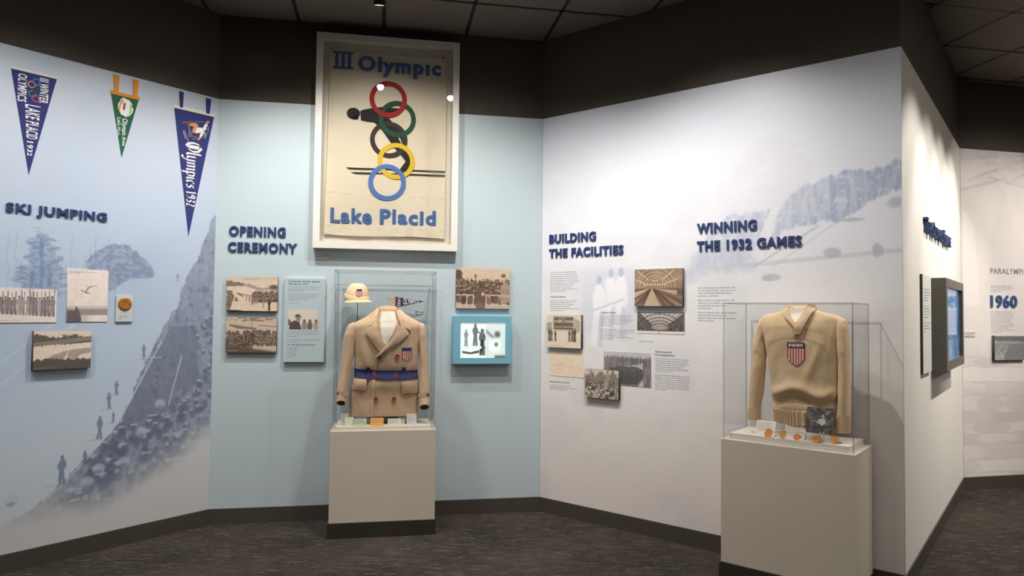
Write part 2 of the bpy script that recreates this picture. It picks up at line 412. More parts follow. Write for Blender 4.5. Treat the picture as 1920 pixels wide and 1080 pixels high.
for i in range(-9, 17):
    for j in range(-14, 6):
        b0 = -.03 + i * G + .012; n0 = -4.68 + j * G + .012; b1 = b0 + G - .024; n1_ = n0 + G - .024
        cs = [(b_ * bx + n_ * nx, b_ * by + n_ * ny) for b_, n_ in ((b0, n0), (b1, n0), (b1, n1_), (b0, n1_))]
        ins = [inside(*c) for c in cs]
        if not any(ins): continue
        if all(ins):
            if tile_me is None:
                T = MB().add([(x, y, z) for z in (0, .015) for x, y in ((0, 0), (G - .024, 0), (G - .024, G - .024), (0, G - .024))],
                             [(0, 1, 2, 3), (4, 7, 6, 5), (0, 4, 5, 1), (1, 5, 6, 2), (2, 6, 7, 3), (3, 7, 4, 0)])
                to = T.build('ceiling_tile', TILE, ('W', 0, 0, 0), ce); tile_me = to.data
            else: to = bpy.data.objects.new('ceiling_tile', tile_me); C.objects.link(to); to.parent = ce
            to.location = (cs[0][0], cs[0][1], 3.604); to.rotation_euler = (0, 0, AB)
            nt_ += 1
        else:
            if inside((cs[0][0] + cs[2][0]) / 2, (cs[0][1] + cs[2][1]) / 2) or True:
                q = clip_to_room(cs)
                if not q: continue
                n = len(q)
                MB().add([(x, -y, z) for z in (3.604, 3.619) for x, y in q], [tuple(range(n)), tuple(range(2 * n - 1, n - 1, -1))] + [(a, (a + 1) % n, n + (a + 1) % n, n + a) for a in range(n)]).build('ceiling_tile', TILE, WO, ce)
def bar(b0, n0, b1, n1_):
    mb = MB(); w_ = .012
    if b0 == b1: q = [(b0 - w_, n0), (b0 + w_, n0), (b0 + w_, n1_), (b0 - w_, n1_)]
    else: q = [(b0, n0 - w_), (b1, n0 - w_), (b1, n0 + w_), (b0, n0 + w_)]
    vs = [(b_ * bx + n_ * nx, -(b_ * by + n_ * ny), z) for z in (3.601, 3.612) for b_, n_ in q]
    return mb.add(vs, [(0, 1, 2, 3), (4, 7, 6, 5), (0, 4, 5, 1), (1, 5, 6, 2), (2, 6, 7, 3), (3, 7, 4, 0)]).build('grid_bar', GRID, WO, ce)
def runs(fix, axis, lo, hi):
    cur = None; s_ = .05; t = lo
    while t <= hi + s_:
        b_, n_ = (fix, t) if axis == 'n' else (t, fix)
        ok = t <= hi and inside(b_ * bx + n_ * nx, b_ * by + n_ * ny)
        if ok and cur is None: cur = t
        if not ok and cur is not None:
            if t - cur > .1: yield cur, t - s_
            cur = None
        t += s_
for i in range(-9, 17):
    for a, b_ in runs(-.03 + i * G, 'n', -9, 6): bar(-.03 + i * G, a, -.03 + i * G, b_)
for j in range(-14, 6):
    for a, b_ in runs(-4.68 + j * G, 'b', -6, 10): bar(a, -4.68 + j * G, b_, -4.68 + j * G)

# ------------------------------------------------------------------ murals and painted panels
PRINT = mat('mural_print', None, .42, spec=.45, noise=.012, nscale=3, bump=.12, bscale=30)
PEDGE = mat('panel_edge', (205, 208, 212), .6)
def mural_left(U, Z):
    n1 = fbm(U, Z, .5, .35, 3); g = ss(.1, 2.9, Z)
    A = np.zeros(U.shape + (3,)) + np.array([178, 192, 213])
    A = mix(A, (190, 199, 214), ss(1.9, 2.9, Z))
    A = mix(A, (176, 196, 217), ss(.55, .75, fbm(U, Z, .6, .25, 5)) * .5)
    W1 = U + (fbm(U, Z, .05, .05, 11) - .5) * .05; W2 = Z + (fbm(U, Z, .05, .05, 12) - .5) * .05
    # distant haze and the grey slope line behind the photographs
    A = mix(A, (166, 184, 208), ss(.2, 0, Z - (1.125 + (U + 1.25) * .62 + .22)) * ss(-.35, -.0, Z - (.8 + (U + 1.25) * .62)) * ss(-.1, -.7, U) * .8)
    pass
    # bare trunks
    for i, u in enumerate(np.linspace(-1.24, -.68, 26)):
        r = random.Random(i); hh = r.uniform(.25, .5); ux = u + r.uniform(-.015, .015); A = mix(A, (150, 168, 196), seg(U + (vn(U, Z, .3, .08, 15) - .5) * .02, Z, ux, 1.40, ux + r.uniform(-.02, .02), 1.45 + hh, .003, .9) * .55)
        for k in range(4): zz = 1.5 + hh * r.uniform(.2, .9); A = mix(A, (158, 175, 202), seg(U, Z, ux, zz, ux + r.choice((-1, 1)) * r.uniform(.02, .04), zz + .05, .002, .9) * .5)
    A = mix(A, (158, 174, 202), ragged(U, Z, [(-1.5, 1.5), (-1.5, .85), (-1.25, .93), (-.95, 1.22), (-.78, 1.42), (-.70, 1.62), (-.95, 1.6)], (8, 8), fbm(U, Z, .12, .06, 16), .2, .8, .7) * .65)
    for q in ((-1.35, .96, -.86, 1.42), (-1.4, 1.05, -.98, 1.42), (-1.3, .80, -1.02, 1.05)): A = mix(A, (204, 214, 228), seg(U, Z, *q, .006, .9) * .6)
    t1 = ragged(U, Z, [(-1.16, 1.55), (-1.19, 1.70), (-1.15, 1.8), (-1.118, 1.90), (-1.066, 1.985), (-1.02, 1.91), (-.993, 1.84), (-.95, 1.72), (-.93, 1.6), (-1.0, 1.55)], (10, 10), fbm(U, Z, .045, .022, 21), .36, .7, 1.5)
    A = mix(A, (118, 136, 168), t1 * (.35 + .45 * ss(.35, .65, fbm(U, Z, .02, .012, 25))))
    for q in ((-1.06, 1.42, -1.07, 1.9), (-1.0, 1.42, -1.03, 1.75), (-1.13, 1.45, -1.11, 1.7)): A = mix(A, (112, 130, 165), seg(U, Z, *q, .009) * .6)
    t2 = ragged(U, Z, [(-.84, 1.62), (-.82, 1.81), (-.743, 1.87), (-.666, 1.905), (-.586, 1.90), (-.502, 1.84), (-.432, 1.774), (-.415, 1.70), (-.548, 1.695), (-.62, 1.66), (-.689, 1.6), (-.74, 1.6)], (5, 5), fbm(U, Z, .03, .03, 22), .35, .6, .8)
    A = mix(A, (118, 132, 162), t2 * (ss(.3, .65, fbm(U, Z, .022, .016, 23)) * .4 + .42)); A = mix(A, (170, 184, 208), t2 * ss(.62, .75, fbm(U, Z, .03, .02, 24)) * .4)
    # the snow slope
    sl = ss(-.03, .03, (1.125 + (U + 1.25) * .62 - .12) - Z) * ss(-.75, -.6, U + (1.6 - Z) * .5)
    A = mix(A, (188, 206, 224), ss(1.7, 1.2, Z) * .6)
    A = mix(A, (203, 215, 226), ss(1.3, .5, Z) * .7)
    # dark stand of spectators down the right side
    V1 = U + (fbm(U, Z, .045, .06, 31) - .5) * .06; V2 = Z + (fbm(U, Z, .04, .06, 32) - .5) * .08
    big = ragged(U, Z, [(.1, 2.2), (-.03, 2.16), (-.055, 2.05), (-.085, 1.95), (-.11, 1.88), (-.164, 1.79), (-.20, 1.70), (-.24, 1.58), (-.267, 1.50), (-.328, 1.42), (-.384, 1.283), (-.45, 1.17), (-.512, 1.0), (-.558, .88), (-.603, .79), (-.709, .655), (-.826, .55), (-.91, .46), (-1.019, .37), (-1.097, .31), (-1.225, .26), (-1.7, .1), (.1, .1)], (5, 5), fbm(U, Z, .022, .045, 33), .35, .6, .9)
    A = mix(A, (122, 131, 152), big * (.62 + .2 * ss(.3, .7, fbm(U, Z, .016, .03, 43)))); A = mix(A, (106, 114, 136), big * poly(U, Z, [(-.60, .80), (-.30, 1.38), (-.12, 1.38), (-.10, 1.0), (-.35, .78), (-.52, .66)]) * .5)
    A = mix(A, (160, 170, 196), big * ss(.6, .8, fbm(U, Z, .05, .09, 41)) * .45)
    A = mix(A, (98, 107, 130), big * ss(.55, .78, fbm(U, Z, .03, .05, 42)) * .5)
    rr = random.Random(5)
    r2 = lambda u, z: float(poly(np.array([[u]]), np.array([[z]]), [(-.60, .80), (-.30, 1.38), (-.12, 1.38), (-.10, 1.0), (-.35, .78), (-.52, .66)])[0, 0]) > 0
    # heads and hats of the crowd
    for i in range(560):
        u = rr.uniform(-1.1, 0); z = rr.uniform(.3, 1.45)
        if z > 1.1 + (u + .1) * 1.1 or z < .62 - (u + 1.1) * .0 + (u + 1.1) * .05 - .35 * (u < -.5): pass
        zz = np.array([[z]]); uu = np.array([[u]])
        if z > 1.62 + u * 1.35 or (z > .80 and u < -.10 and z < 1.38 and u > -.62 and (z - .8) > (u + .60) * -.2 and r2(u, z)): continue
        s_ = .0085 + .013 * max(0, 1.2 - z)
        mm = (np.abs(U[0] - u) < s_ * 5); jj = np.abs(Z[:, 0] - z) < s_ * 6
        if not mm.any() or not jj.any(): continue
        ix = np.ix_(jj, mm); u_, z_ = U[ix], Z[ix]; a = A[ix]
        k = big[ix]
        a = mix(a, (102, 111, 134), ell(u_, z_, u, z - s_ * 1.9, s_ * 1.7, s_ * 1.9, .4) * .6 * k)
        c = (172, 184, 204) if rr.random() < .45 else (98, 106, 128)
        a = mix(a, c, ell(u_, z_, u, z, s_ * .8, s_ * .9, .5) * .7 * k)
        if rr.random() < .3: a = mix(a, (182, 192, 210), ell(u_, z_, u, z + s_ * .4, s_ * 1.5, s_ * .5, .3) * .7 * k)
        A[ix] = a
    # fence line between the slope and the crowd
    for q in ((-.36, 1.28, -.60, .80), (-.60, .80, -.83, .53), (-.83, .53, -.99, .38)): A = mix(A, (196, 206, 220), seg(U, Z, *q, .006) * .6)
    A = mix(A, (196, 206, 220), seg(U, Z, -.22, 1.18, -.30, .86, .004) * .8)
    for u, z, h in ((-.723, .731, .14), (-.672, .90, .10), (-.631, .98, .09), (-.924, .50, .17), (-.645, .80, .07), (-.262, 1.70, .05), (-.47, 1.2, .1), (-.80, .57, .09)):
        A = mix(A, (100, 114, 146), man(U + (fbm(U, Z, .02, .03, 35) - .5) * .012, Z, u, z - h * .3, h) * .7); A = mix(A, (150, 166, 190), seg(U, Z, u - h * .5, z - h * .34, u + h * .3, z - h * .28, .003) * .6)
    for u, z in ((-.784, .437), (-.72, .507), (-.573, .526), (-1.177, .40), (-.473, .699), (-.355, .87)):
        A = mix(A, (186, 194, 208), ell(U, Z, u, z, .034, .03, .35) * .75); A = mix(A, (120, 132, 164), ell(U, Z, u, z - .02, .022, .012, .4) * .6)
    # mist that swallows the bottom
    fz = np.interp(U, [-3, -1.225, -.961, -.667, -.341, 0], [.1, .27, .30, .33, .48, .66]) + (fbm(U, Z, .3, .2, 51) - .5) * .16
    A = mix(A, (206, 207, 210), ss(.17, -.14, Z - fz))
    return A
us = np.concatenate([np.linspace(-4, -1.52, 70), np.linspace(-1.5, -.0035, 420)])
pn = sheet('mural_panel', ('A', 0, 0, 0), us, np.linspace(ZB, ZT, 800), .0035, .0006, mural_left, [PRINT, PEDGE])
def adopt(o, wall): o.parent = wall; return tag(o)
adopt(pn, WOBJ['A']); pn['label'] = 'blue tinted mural of a ski slope, trees and a crowd'
def paint_blue(U, Z): return np.zeros(U.shape + (3,)) + np.array([188, 204, 211])
LB = 2.36495; LC = 2.45063; LD = 2.9469
pb = sheet('painted_panel', ('B', 0, 0, 0), np.linspace(-.0015, LB - .0025, 12), np.linspace(ZB, ZT, 12), .0035, .0006, paint_blue, [mat('blue_wall_paint', None, .5, bump=.1, bscale=60), PEDGE])
adopt(pb, WOBJ['B']); pb['label'] = 'plain light blue painted wall panel'
def mural_right(U, Z):
    A = np.zeros(U.shape + (3,)) + np.array([224, 226, 235])
    A = mix(A, (208, 214, 228), ss(2.3, 2.95, Z) * .7)
    A = mix(A, (232, 230, 230), ss(2.2, 1.2, Z))
    W1 = U + (fbm(U, Z, .03, .05, 61) - .5) * .03; W2 = Z + (fbm(U, Z, .02, .07, 62) - .5) * .14
    wood = ragged(U, Z + (fbm(U, Z, .02, .3, 60) - .5) * .10, [(1.0, 1.60), (1.198, 1.78), (1.32, 1.99), (1.459, 2.12), (1.656, 2.16), (1.80, 2.13), (1.85, 2.224), (2.003, 2.298), (2.092, 2.326), (2.317, 2.338), (2.5, 2.376), (2.5, 2.25), (2.455, 2.213), (2.343, 2.165), (2.148, 2.06), (2.091, 2.039), (1.972, 2.04), (1.808, 2.011), (1.72, 1.90), (1.689, 1.863), (1.589, 1.834), (1.345, 1.80), (1.2, 1.74)], (5, 3), fbm(U, Z, .02, .06, 62), .3, .7, .7)
    fade = ss(1.05, 1.5, U) * .35 + ss(1.7, 2.1, U) * .65
    tex = ss(.25, .75, fbm(U, Z, .018, .09, 63))
    A = mix(A, (150, 164, 192), wood * (.40 + .42 * tex) * (.35 + .65 * fade))
    A = mix(A, (226, 230, 236), wood * ss(.6, .75, fbm(U, Z, .03, .02, 64)) * .5)
    # ski run cut through the wood
    A = mix(A, (228, 230, 234), poly(W1, Z, [(1.60, 1.82), (1.70, 1.86), (1.80, 2.16), (1.77, 2.18), (1.72, 2.10)]) * .8)
    low = ragged(U, Z, [(1.14, 1.66), (1.2, 1.90), (1.4, 1.97), (1.6, 1.9), (1.68, 1.80), (1.60, 1.765), (1.345, 1.755), (1.22, 1.71)], (8, 8), fbm(U, Z, .04, .06, 65), .25, .8, .6)
    A = mix(A, (190, 196, 214), low * (.35 + .3 * tex))
    # snow field and its edges
    A = mix(A, (190, 196, 208), seg(U, Z, 1.35, 1.795, 2.46, 1.865, .013) * .55)
    A = mix(A, (182, 188, 202), seg(U, Z, 1.64, 1.80, 2.02, 2.03, .006) * .7)
    A = mix(A, (182, 188, 202), seg(U, Z, 1.76, 1.80, 2.10, 2.03, .004) * .5)
    for u, z, a, b in ((1.74, 1.73, .055, .022), (1.71, 1.725, .03, .018), (2.2, 2.05, .06, .012), (2.09, 1.865, .05, .03), (2.33, 1.87, .03, .04), (2.42, 2.13, .04, .03)):
        A = mix(A, (176, 180, 196), ell(W1, Z, u, z, a, b, .3) * .75)
    A = mix(A, (236, 234, 234), ss(1.8, 1.6, Z) * ss(1.1, 1.3, U) * .4)
    # three ghosted athletes behind the text
    bg = ss(.30, .42, U) * ss(.9, .78, U) * ss(1.86, 1.78, Z) * ss(1.28, 1.42, Z)
    A = mix(A, (208, 211, 224), bg * .75)
    for u, z in ((.517, 1.739), (.615, 1.785), (.697, 1.79)):
        A = mix(A, (238, 238, 242), ell(W1, Z, u, z - .15, .05, .13, .25) * .9)
        A = mix(A, (240, 240, 243), seg(U, Z, u - .02, z - .25, u - .04, z - .45, .027) * .7)
        A = mix(A, (196, 201, 218), seg(U, Z, u + .02, z - .26, u + .01, z - .46, .02) * .6)
        A = mix(A, (180, 186, 206), ell(U, Z, u, z, .022, .032, .3) * .9)
    A = mix(A, (186, 192, 210), seg(U, Z, .47, 1.52, .72, 1.60, .008) * .5)
    # printed blue speckle: bottom fades to warm white
    A = mix(A, (228, 218, 212), ss(1.5, .1, Z) * .75)
    A = mix(A, (208, 208, 214), ss(.5, .72, fbm(U, Z, .35, .25, 66)) * .30)
    return A
pc = sheet('mural_panel', ('C', 0, 0, 0), np.linspace(.0025, LC + .002, 460), np.concatenate([np.linspace(ZB, 1.2, 60), np.linspace(1.205, 2.5, 330), np.linspace(2.51, ZT, 30)]), .0035, .0006, mural_right, [PRINT, PEDGE])
adopt(pc, WOBJ['C']); pc['label'] = 'pale mural of a snowy hillside with ghosted athletes'
pd = sheet('painted_panel', ('D', 0, 0, 0), np.linspace(-.002, LD - .0025, 8), np.linspace(ZB, ZT, 8), .0035, .0006, lambda U, Z: np.zeros(U.shape + (3,)) + np.array([236, 232, 224]), [mat('white_wall_paint', None, .55, bump=.1, bscale=60), PEDGE])
adopt(pd, WOBJ['D']); pd['label'] = 'plain white painted wall panel'
def mural_far(U, Z):
    A = np.zeros(U.shape + (3,)) + np.array([222, 214, 210])
    W = Z + (fbm(U, Z, .16, .05, 71) - .5) * .035
    for i, q in enumerate([((-1, 2.80), (.9, 3.0)), ((.1, 2.72), (.7, 2.93)), ((.3, 2.75), (1.2, 2.62)), ((.0, 2.62), (.5, 2.75)), ((.5, 2.7), (.9, 2.9)), ((.8, 2.6), (1.6, 2.9)), ((1.2, 2.9), (2.2, 2.6))]):
        A = mix(A, (182, 178, 180), seg(U + (W - Z), W, q[0][0], q[0][1], q[1][0], q[1][1], .013) * .55)
    A = mix(A, (206, 200, 200), ss(.5, .7, fbm(U, Z, .09, .05, 72)) * ss(2.6, 2.9, Z) * .8)
    A = mix(A, (236, 228, 222), poly(U, Z, [(.03, 1.6), (.03, 2.45), (.09, 2.4), (.14, 2.3), (.2, 1.6)]) * .7)
    A = mix(A, (234, 227, 222), ss(.5, .62, fbm(U, Z, .25, .5, 73)) * .4)
    r = random.Random(3); z = 1.15; row = 0
    while z > .05:                                # courses of a white stone wall
        h = r.uniform(.07, .15); k = (r.uniform(206, 234),) * 1
        c = np.array([k[0], k[0] - 8, k[0] - 12])
        A = mix(A, c, poly(U, W, [(-1, z - h), (5, z - h), (5, z), (-1, z)]) * .7)
        u = -.2
        while u < 4.2:
            wd = r.uniform(.2, .5); kk = r.uniform(198, 236)
            A = mix(A, (kk, kk - 8, kk - 11), ell(U, W, u + wd / 2, z - h / 2, wd / 2, h / 2, .15) * .55); u += wd
        A = mix(A, (176, 168, 166), seg(U, W, -1, z, 5, z, .005, .9) * .3); z -= h; row += 1
    A = mix(A, (190, 184, 184), ss(.2, .1, np.abs(W - .72)) * .3)
    return A
pe = sheet('mural_panel', ('E', 0, 0, 0), np.concatenate([np.linspace(.0035, 1.0, 150), np.linspace(1.02, 4, 90)]), np.linspace(ZB, ZT, 330), .0035, .0006, mural_far, [PRINT, PEDGE])
adopt(pe, WOBJ['E']); pe['label'] = 'pale mural of bare branches above a white stone wall'

# printed copy on the murals (small text of the panels)
def copy_on(panel, wl, blocks, heads, name='printed_text', ink=INK, inkh=INKD):
    mb = MB()
    for i, (u0, u1, z0, z1, n, gaps) in enumerate(blocks): lines_of_text(mb, u0, u1, z0, z1, n, .0041, 10 + i, gaps, .4)
    o = mb.build(name, ink, (wl, 0, 0, 0), panel); o['kind'] = 'stuff'
    for s, box in heads:
        flat_text(MB(), s, box, .0041, .02).build('printed_subheading', inkh, (wl, 0, 0, 0), panel)
copy_on(pc, 'C', [(.087, .346, 1.655, 1.812, 10, ()), (.087, .348, 1.51, 1.60, 6, ()), (.531, .807, 1.31, 1.49, 13, (6,)), (.842, 1.03, 1.305, 1.317, 1, ()), (.964, 1.215, .985, 1.205, 16, (7,)), (.087, .337, .922, .965, 3, ()), (1.269, 1.531, 1.61, 1.68, 4, ()), (1.269, 1.531, 1.53, 1.60, 4, ()), (1.269, 1.531, 1.45, 1.52, 4, ())],
        [('Olympic Stadium', (.089, .228, 1.611, 1.627)), ('Olympic Arena', (.531, .655, 1.497, 1.513)), ("North America's", (.964, 1.085, 1.238, 1.252)), ('First Bobsled Run', (.964, 1.108, 1.217, 1.230)), ('Intervales Ski Jump Hill', (.087, .265, .975, .990))])
copy_on(pa := pn, 'A', [(-.53, -.33, 1.155, 1.185, 2, ())], [], ink=INKW)
copy_on(pe, 'E', [(.316, .571, 1.725, 1.79, 4, ()), (.312, .565, 1.36, 1.56, 11, ())], [('PARALYMPICS', (.311, .76, 1.888, 1.94))], inkh=mat('printed_ink_mauve', (128, 122, 130), .7))

# ------------------------------------------------------------------ raised headings
heading('heading_lettering', 'A', [('SKI JUMPING', (-1.254, -.720, 2.024, 2.094))], 'raised navy letters reading SKI JUMPING on the left mural')
heading('heading_lettering', 'B', [('OPENING', (.092, .477, 2.021, 2.092)), ('CEREMONY', (.087, .557, 1.907, 1.978))], 'raised navy letters reading OPENING CEREMONY on the blue wall')
heading('heading_lettering', 'C', [('BUILDING', (.077, .490, 2.024, 2.093)), ('THE FACILITIES', (.076, .717, 1.915, 1.983))], 'raised navy letters reading BUILDING THE FACILITIES on the pale mural')
heading('heading_lettering', 'C', [('WINNING', (1.264, 1.655, 2.025, 2.093)), ('THE 1932 GAMES', (1.264, 1.923, 1.910, 1.977))], 'raised navy letters reading WINNING THE 1932 GAMES beside the mural forest')
heading('heading_lettering', 'D', [('T', (.737, .80, 2.035, 2.130)), ('HE', (.815, .93, 2.035, 2.108)), ('O', (1.0, 1.09, 2.035, 2.130)), ('LYMPIC', (1.105, 1.50, 2.035, 2.108)), ('F', (1.57, 1.63, 2.035, 2.130)), ('LAME', (1.65, 1.99, 2.035, 2.108))], 'raised navy letters reading THE OLYMPIC FLAME on the white wall', bold=.01, d1=.03)
heading('heading_lettering', 'E', [('1960', (.307, .594, 1.587, 1.70))], 'raised blue numerals reading 1960 on the far mural', bold=.03, m=mat('blue_numeral', (50, 80, 126), .5))

# ------------------------------------------------------------------ printed photographs
def sep(g, lo=(62, 48, 42), hi=(226, 206, 186)):
    g = np.clip(g, 0, 1)[..., None]; return np.array(lo) * (1 - g) + np.array(hi) * g
def crowd(X, Y, g, x0, x1, y0, y1, s, n, seed, lo=.1, hi=.75, fall=1.):
    r = random.Random(seed); pts = sorted([(r.uniform(y0, y1), r.uniform(x0, x1)) for _ in range(n)], reverse=True)
    for y, x in pts:
        k = s * (1 + fall * (y1 - y) / max(y1 - y0, 1e-6))
        mm = np.abs(X[0] - x) < k * 3; jj = np.abs(Y[:, 0] - (y - k)) < k * 4
        if not mm.any() or not jj.any(): continue
        ix = np.ix_(jj, mm); a = g[ix]; c = r.uniform(lo, lo + .3)
        b = ell(X[ix], Y[ix], x, y - k * 2, k * 1.1, k * 1.7, .2); a = a * (1 - b) + c * b
        hcol = r.choice((hi, hi * .8, lo + .1)); b = ell(X[ix], Y[ix], x, y, k * .55, k * .65, .2); a = a * (1 - b) + hcol * b
        b = ell(X[ix], Y[ix], x, y + k * .4, k * .7, k * .3, .2); a = a * (1 - b) + r.uniform(lo, lo + .2) * b; g[ix] = a
    return g
def mx(g, v, m): return g * (1 - m) + v * m
def ph_skiers(X, Y):   # a row of men holding skis upright
    g = np.full(X.shape, .93); g = mx(g, .55, ss(.10, .03, np.abs(X - 2.0 - (Y - .6) * .15 * np.sign(X - 2.0))) * ss(.5, .6, Y) * ss(.45, .7, fbm(X, Y, .05, .3, 3)) * .9)
    g = mx(g, .3, seg(X, Y, 1.93, 1, 2.0, .6, .02) * .6)
    r = random.Random(4)
    for i in range(24):
        x = .05 + i * .108 + r.uniform(-.02, .02); h = .38 + .009 * i + r.uniform(-.03, .03); y = .34 - .006 * i
        g = mx(g, .25 + .3 * r.random(), man(X, Y, x, y, h) * .85); g = mx(g, .15, ell(X, Y, x, y + h * .93, .022, .03) * .7)
        for k in range(2): g = mx(g, .12, seg(X, Y, x + .04 + k * .018, y - .03, x + .045 + r.uniform(-.01, .02), y + h * 1.3, .007) * .8)
    g = mx(g, .6, ss(.4, .6, fbm(X, Y, .03, .1, 8)) * ss(.15, .05, np.abs(Y - .5)) * .3)
    return sep(g, (70, 62, 68), (236, 224, 218))
def ph_jumper(X, Y):
    g = .95 - .05 * fbm(X, Y, .4, .4, 2)
    g = mx(g, .72, ss(.02, -.02, Y - .27 - .05 * fbm(X, Y, .2, .2, 5)) * .8); g = mx(g, .42, ss(.03, .0, np.abs(Y - .185) - .045) * (.6 + .4 * fbm(X, Y, .05, .02, 6)))
    g = mx(g, .92, ss(.13, .12, Y) * ss(.3, .45, X)); g = mx(g, .2, poly(X + (fbm(X, Y, .04, .04, 7) - .5) * .08, Y, [(0, 0), (.26, 0), (.25, .12), (.21, .2), (.17, .32), (.14, .2), (0, .22)]))
    X0, Y0 = X, Y; X, Y = (X - .36) / .68 + .53, (Y - .62) / .68 + .75
    for q, w_, v in (((.33, .715, .56, .62), .007, .25), ((.36, .725, .6, .63), .006, .35), ((.46, .66, .50, .75), .022, .55), ((.50, .75, .56, .81), .02, .5), ((.56, .81, .74, .87), .009, .45), ((.54, .81, .45, .85), .008, .55), ((.45, .67, .5, .64), .012, .3)):
        g = mx(g, v, seg(X, Y, *q, w_))
    g = mx(g, .35, ell(X, Y, .59, .83, .018, .018))
    return sep(g, (66, 60, 66), (240, 227, 220))
def ph_stadium(X, Y):
    w_ = (fbm(X, Y, .06, .06, 3) - .5) * .12
    g = np.full(X.shape, .9); g = mx(g, .22, ss(.02, -.01, (Y - (.86 + .10 * np.sin(X * 9) * .5 + w_ * 1.6))) * ss(.62, .66, Y - X * .02))
    g = mx(g, .42, poly(X, Y, [(0, .6), (1.42, .74), (1.42, .86), (0, .70)])); g = mx(g, .93, poly(X, Y + w_ * .2, [(0, .56), (1.42, .70), (1.42, .12), (0, .12)]))
    g = mx(g, .2, ss(.62, .7, vn(X, Y, .03, .5, 9)) * ss(.02, .01, np.abs(Y - (.58 + X * .09))))
    g = mx(g, .5, poly(X, Y + w_ * .4, [(.2, .2), (.45, .38), (.75, .48), (1.42, .55), (1.42, .46), (1.1, .36), (.9, .22)]) * .8 * (.6 + .6 * fbm(X, Y, .02, .05, 8)))
    g = mx(g, .95, seg(X, Y, .78, .5, .76, .2, .01)); g = mx(g, .9, poly(X, Y, [(.68, .22), (.77, .42), (.8, .22)]))
    g = mx(g, .18, ss(.02, -.02, Y - (.22 + .07 * vn(X, Y, .05, 9, 4) + .02 * vn(X, Y, .02, 9, 5)))); return sep(g, (62, 56, 54), (236, 222, 204))
def ph_parade(X, Y):
    w_ = (fbm(X, Y, .07, .05, 4) - .5) * .1
    g = np.full(X.shape, .92); g = mx(g, .42, poly(X, Y + w_, [(0, .88), (.25, .83), (.5, .78), (.45, .72), (0, .68)])); g = mx(g, .5, poly(X, Y + w_, [(.4, .74), (.62, .79), (.95, .66), (1.42, .68), (1.42, .58), (.8, .62)]) * .7)
    g = mx(g, .95, poly(X, Y, [(0, .7), (.5, .72), (.8, .62), (1.42, .5), (1.42, 0), (0, 0)])); g = mx(g, .4, seg(X, Y, .35, .5, 1.42, .27, .012)); g = mx(g, .38, seg(X, Y, .3, .5, .45, .42, .02))
    g = crowd(X, Y, g, .7, 1.42, .36, .58, .022, 130, 2, .1, .8, .6); g = mx(g, .25, ell(X, Y, 1.3, .7, .13, .06, .5))
    g = mx(g, .2, poly(X + w_, Y, [(0, 0), (0, .6), (.16, .58), (.22, .4), (.12, .15), (.1, 0)]) * (.5 + .5 * fbm(X, Y, .03, .04, 9))); g = mx(g, .25, poly(X, Y, [(.2, .28), (.33, .28), (.27, .42)]) * .8)
    for x, y, h, c in ((1.18, .02, .3, .08), (1.02, .1, .2, .6), (.83, .2, .16, .55), (.63, .27, .16, .4), (.55, .3, .15, .5)): g = mx(g, c, man(X, Y, x, y, h))
    g = mx(g, .55, poly(X, Y, [(.66, .2), (.74, .16), (.82, .26), (.74, .4), (.7, .36)]) * (.5 + .5 * (np.sin((X + Y) * 160) > 0))); g = mx(g, .15, ss(.03, .02, Y) * ss(.5, .3, X)); return sep(g)
def ph_crowd(X, Y):
    g = np.full(X.shape, .84); g = mx(g, .4, ss(.5, .6, fbm(X, Y, .12, .03, 3)) * ss(.86, .92, Y)); g = mx(g, .35, seg(X, Y, .1, .78, .8, .68, .02)); g = mx(g, .45, poly(X, Y, [(.1, .76), (.6, .72), (.7, .66), (.3, .68)]))
    g = mx(g, .5, seg(X, Y, .7, .98, .7, .7, .005)); g = mx(g, .4, seg(X, Y, .9, .78, 1.42, .73, .012))
    g = crowd(X, Y, g, .5, 1.42, .3, .62, .022, 190, 5, .15, .85, .5); g = crowd(X, Y, g, .55, 1.2, .55, .66, .015, 80, 6, .1, .7, .1)
    g = crowd(X, Y, g, 0, .75, .1, .62, .03, 150, 7, .08, .6, .5); g = mx(g, .4, poly(X, Y, [(.05, .15), (.1, .5), (.2, .5), (.26, .15)]) * .7); g = mx(g, .22, ss(.16, .06, Y + (X - .7) * .12)); return sep(g)
def ph_oath(X, Y):
    g = np.full(X.shape, .88) - .1 * (1 - Y); g = mx(g, .2, ell(X + (fbm(X, Y, .04, .04, 2) - .5) * .1, Y, .05, .82, .1, .14, .3)); g = mx(g, .35, ell(X, Y, .48, .8, .03, .05)); g = mx(g, .35, ell(X, Y, 1.18, .82, .06, .05, .4))
    g = crowd(X, Y, g, 0, 1.34, .3, .72, .034, 260, 8, .12, .75, .7); g = mx(g, .25, poly(X, Y, [(.5, 0), (.46, .35), (.58, .5), (.7, .46), (.74, .2), (.74, 0)]) * .8); g = mx(g, .8, ell(X, Y, .67, .36, .04, .05)); g = mx(g, .15, ell(X, Y, .62, .56, .04, .05))
    g = mx(g, .72, poly(X, Y, [(1.12, .15), (1.1, .55), (1.2, .68), (1.33, .6), (1.34, .15)]) * .7)
    for q in ((.0, .33, .43, .33), (.43, .34, .43, 0), (.27, .34, .27, 0), (.0, .08, .43, .08), (.74, .34, 1.34, .32), (.75, .34, .74, 0), (.75, .08, 1.34, .08)): g = mx(g, .85, seg(X, Y, *q, .013))
    return sep(g, (62, 44, 36), (232, 208, 184))
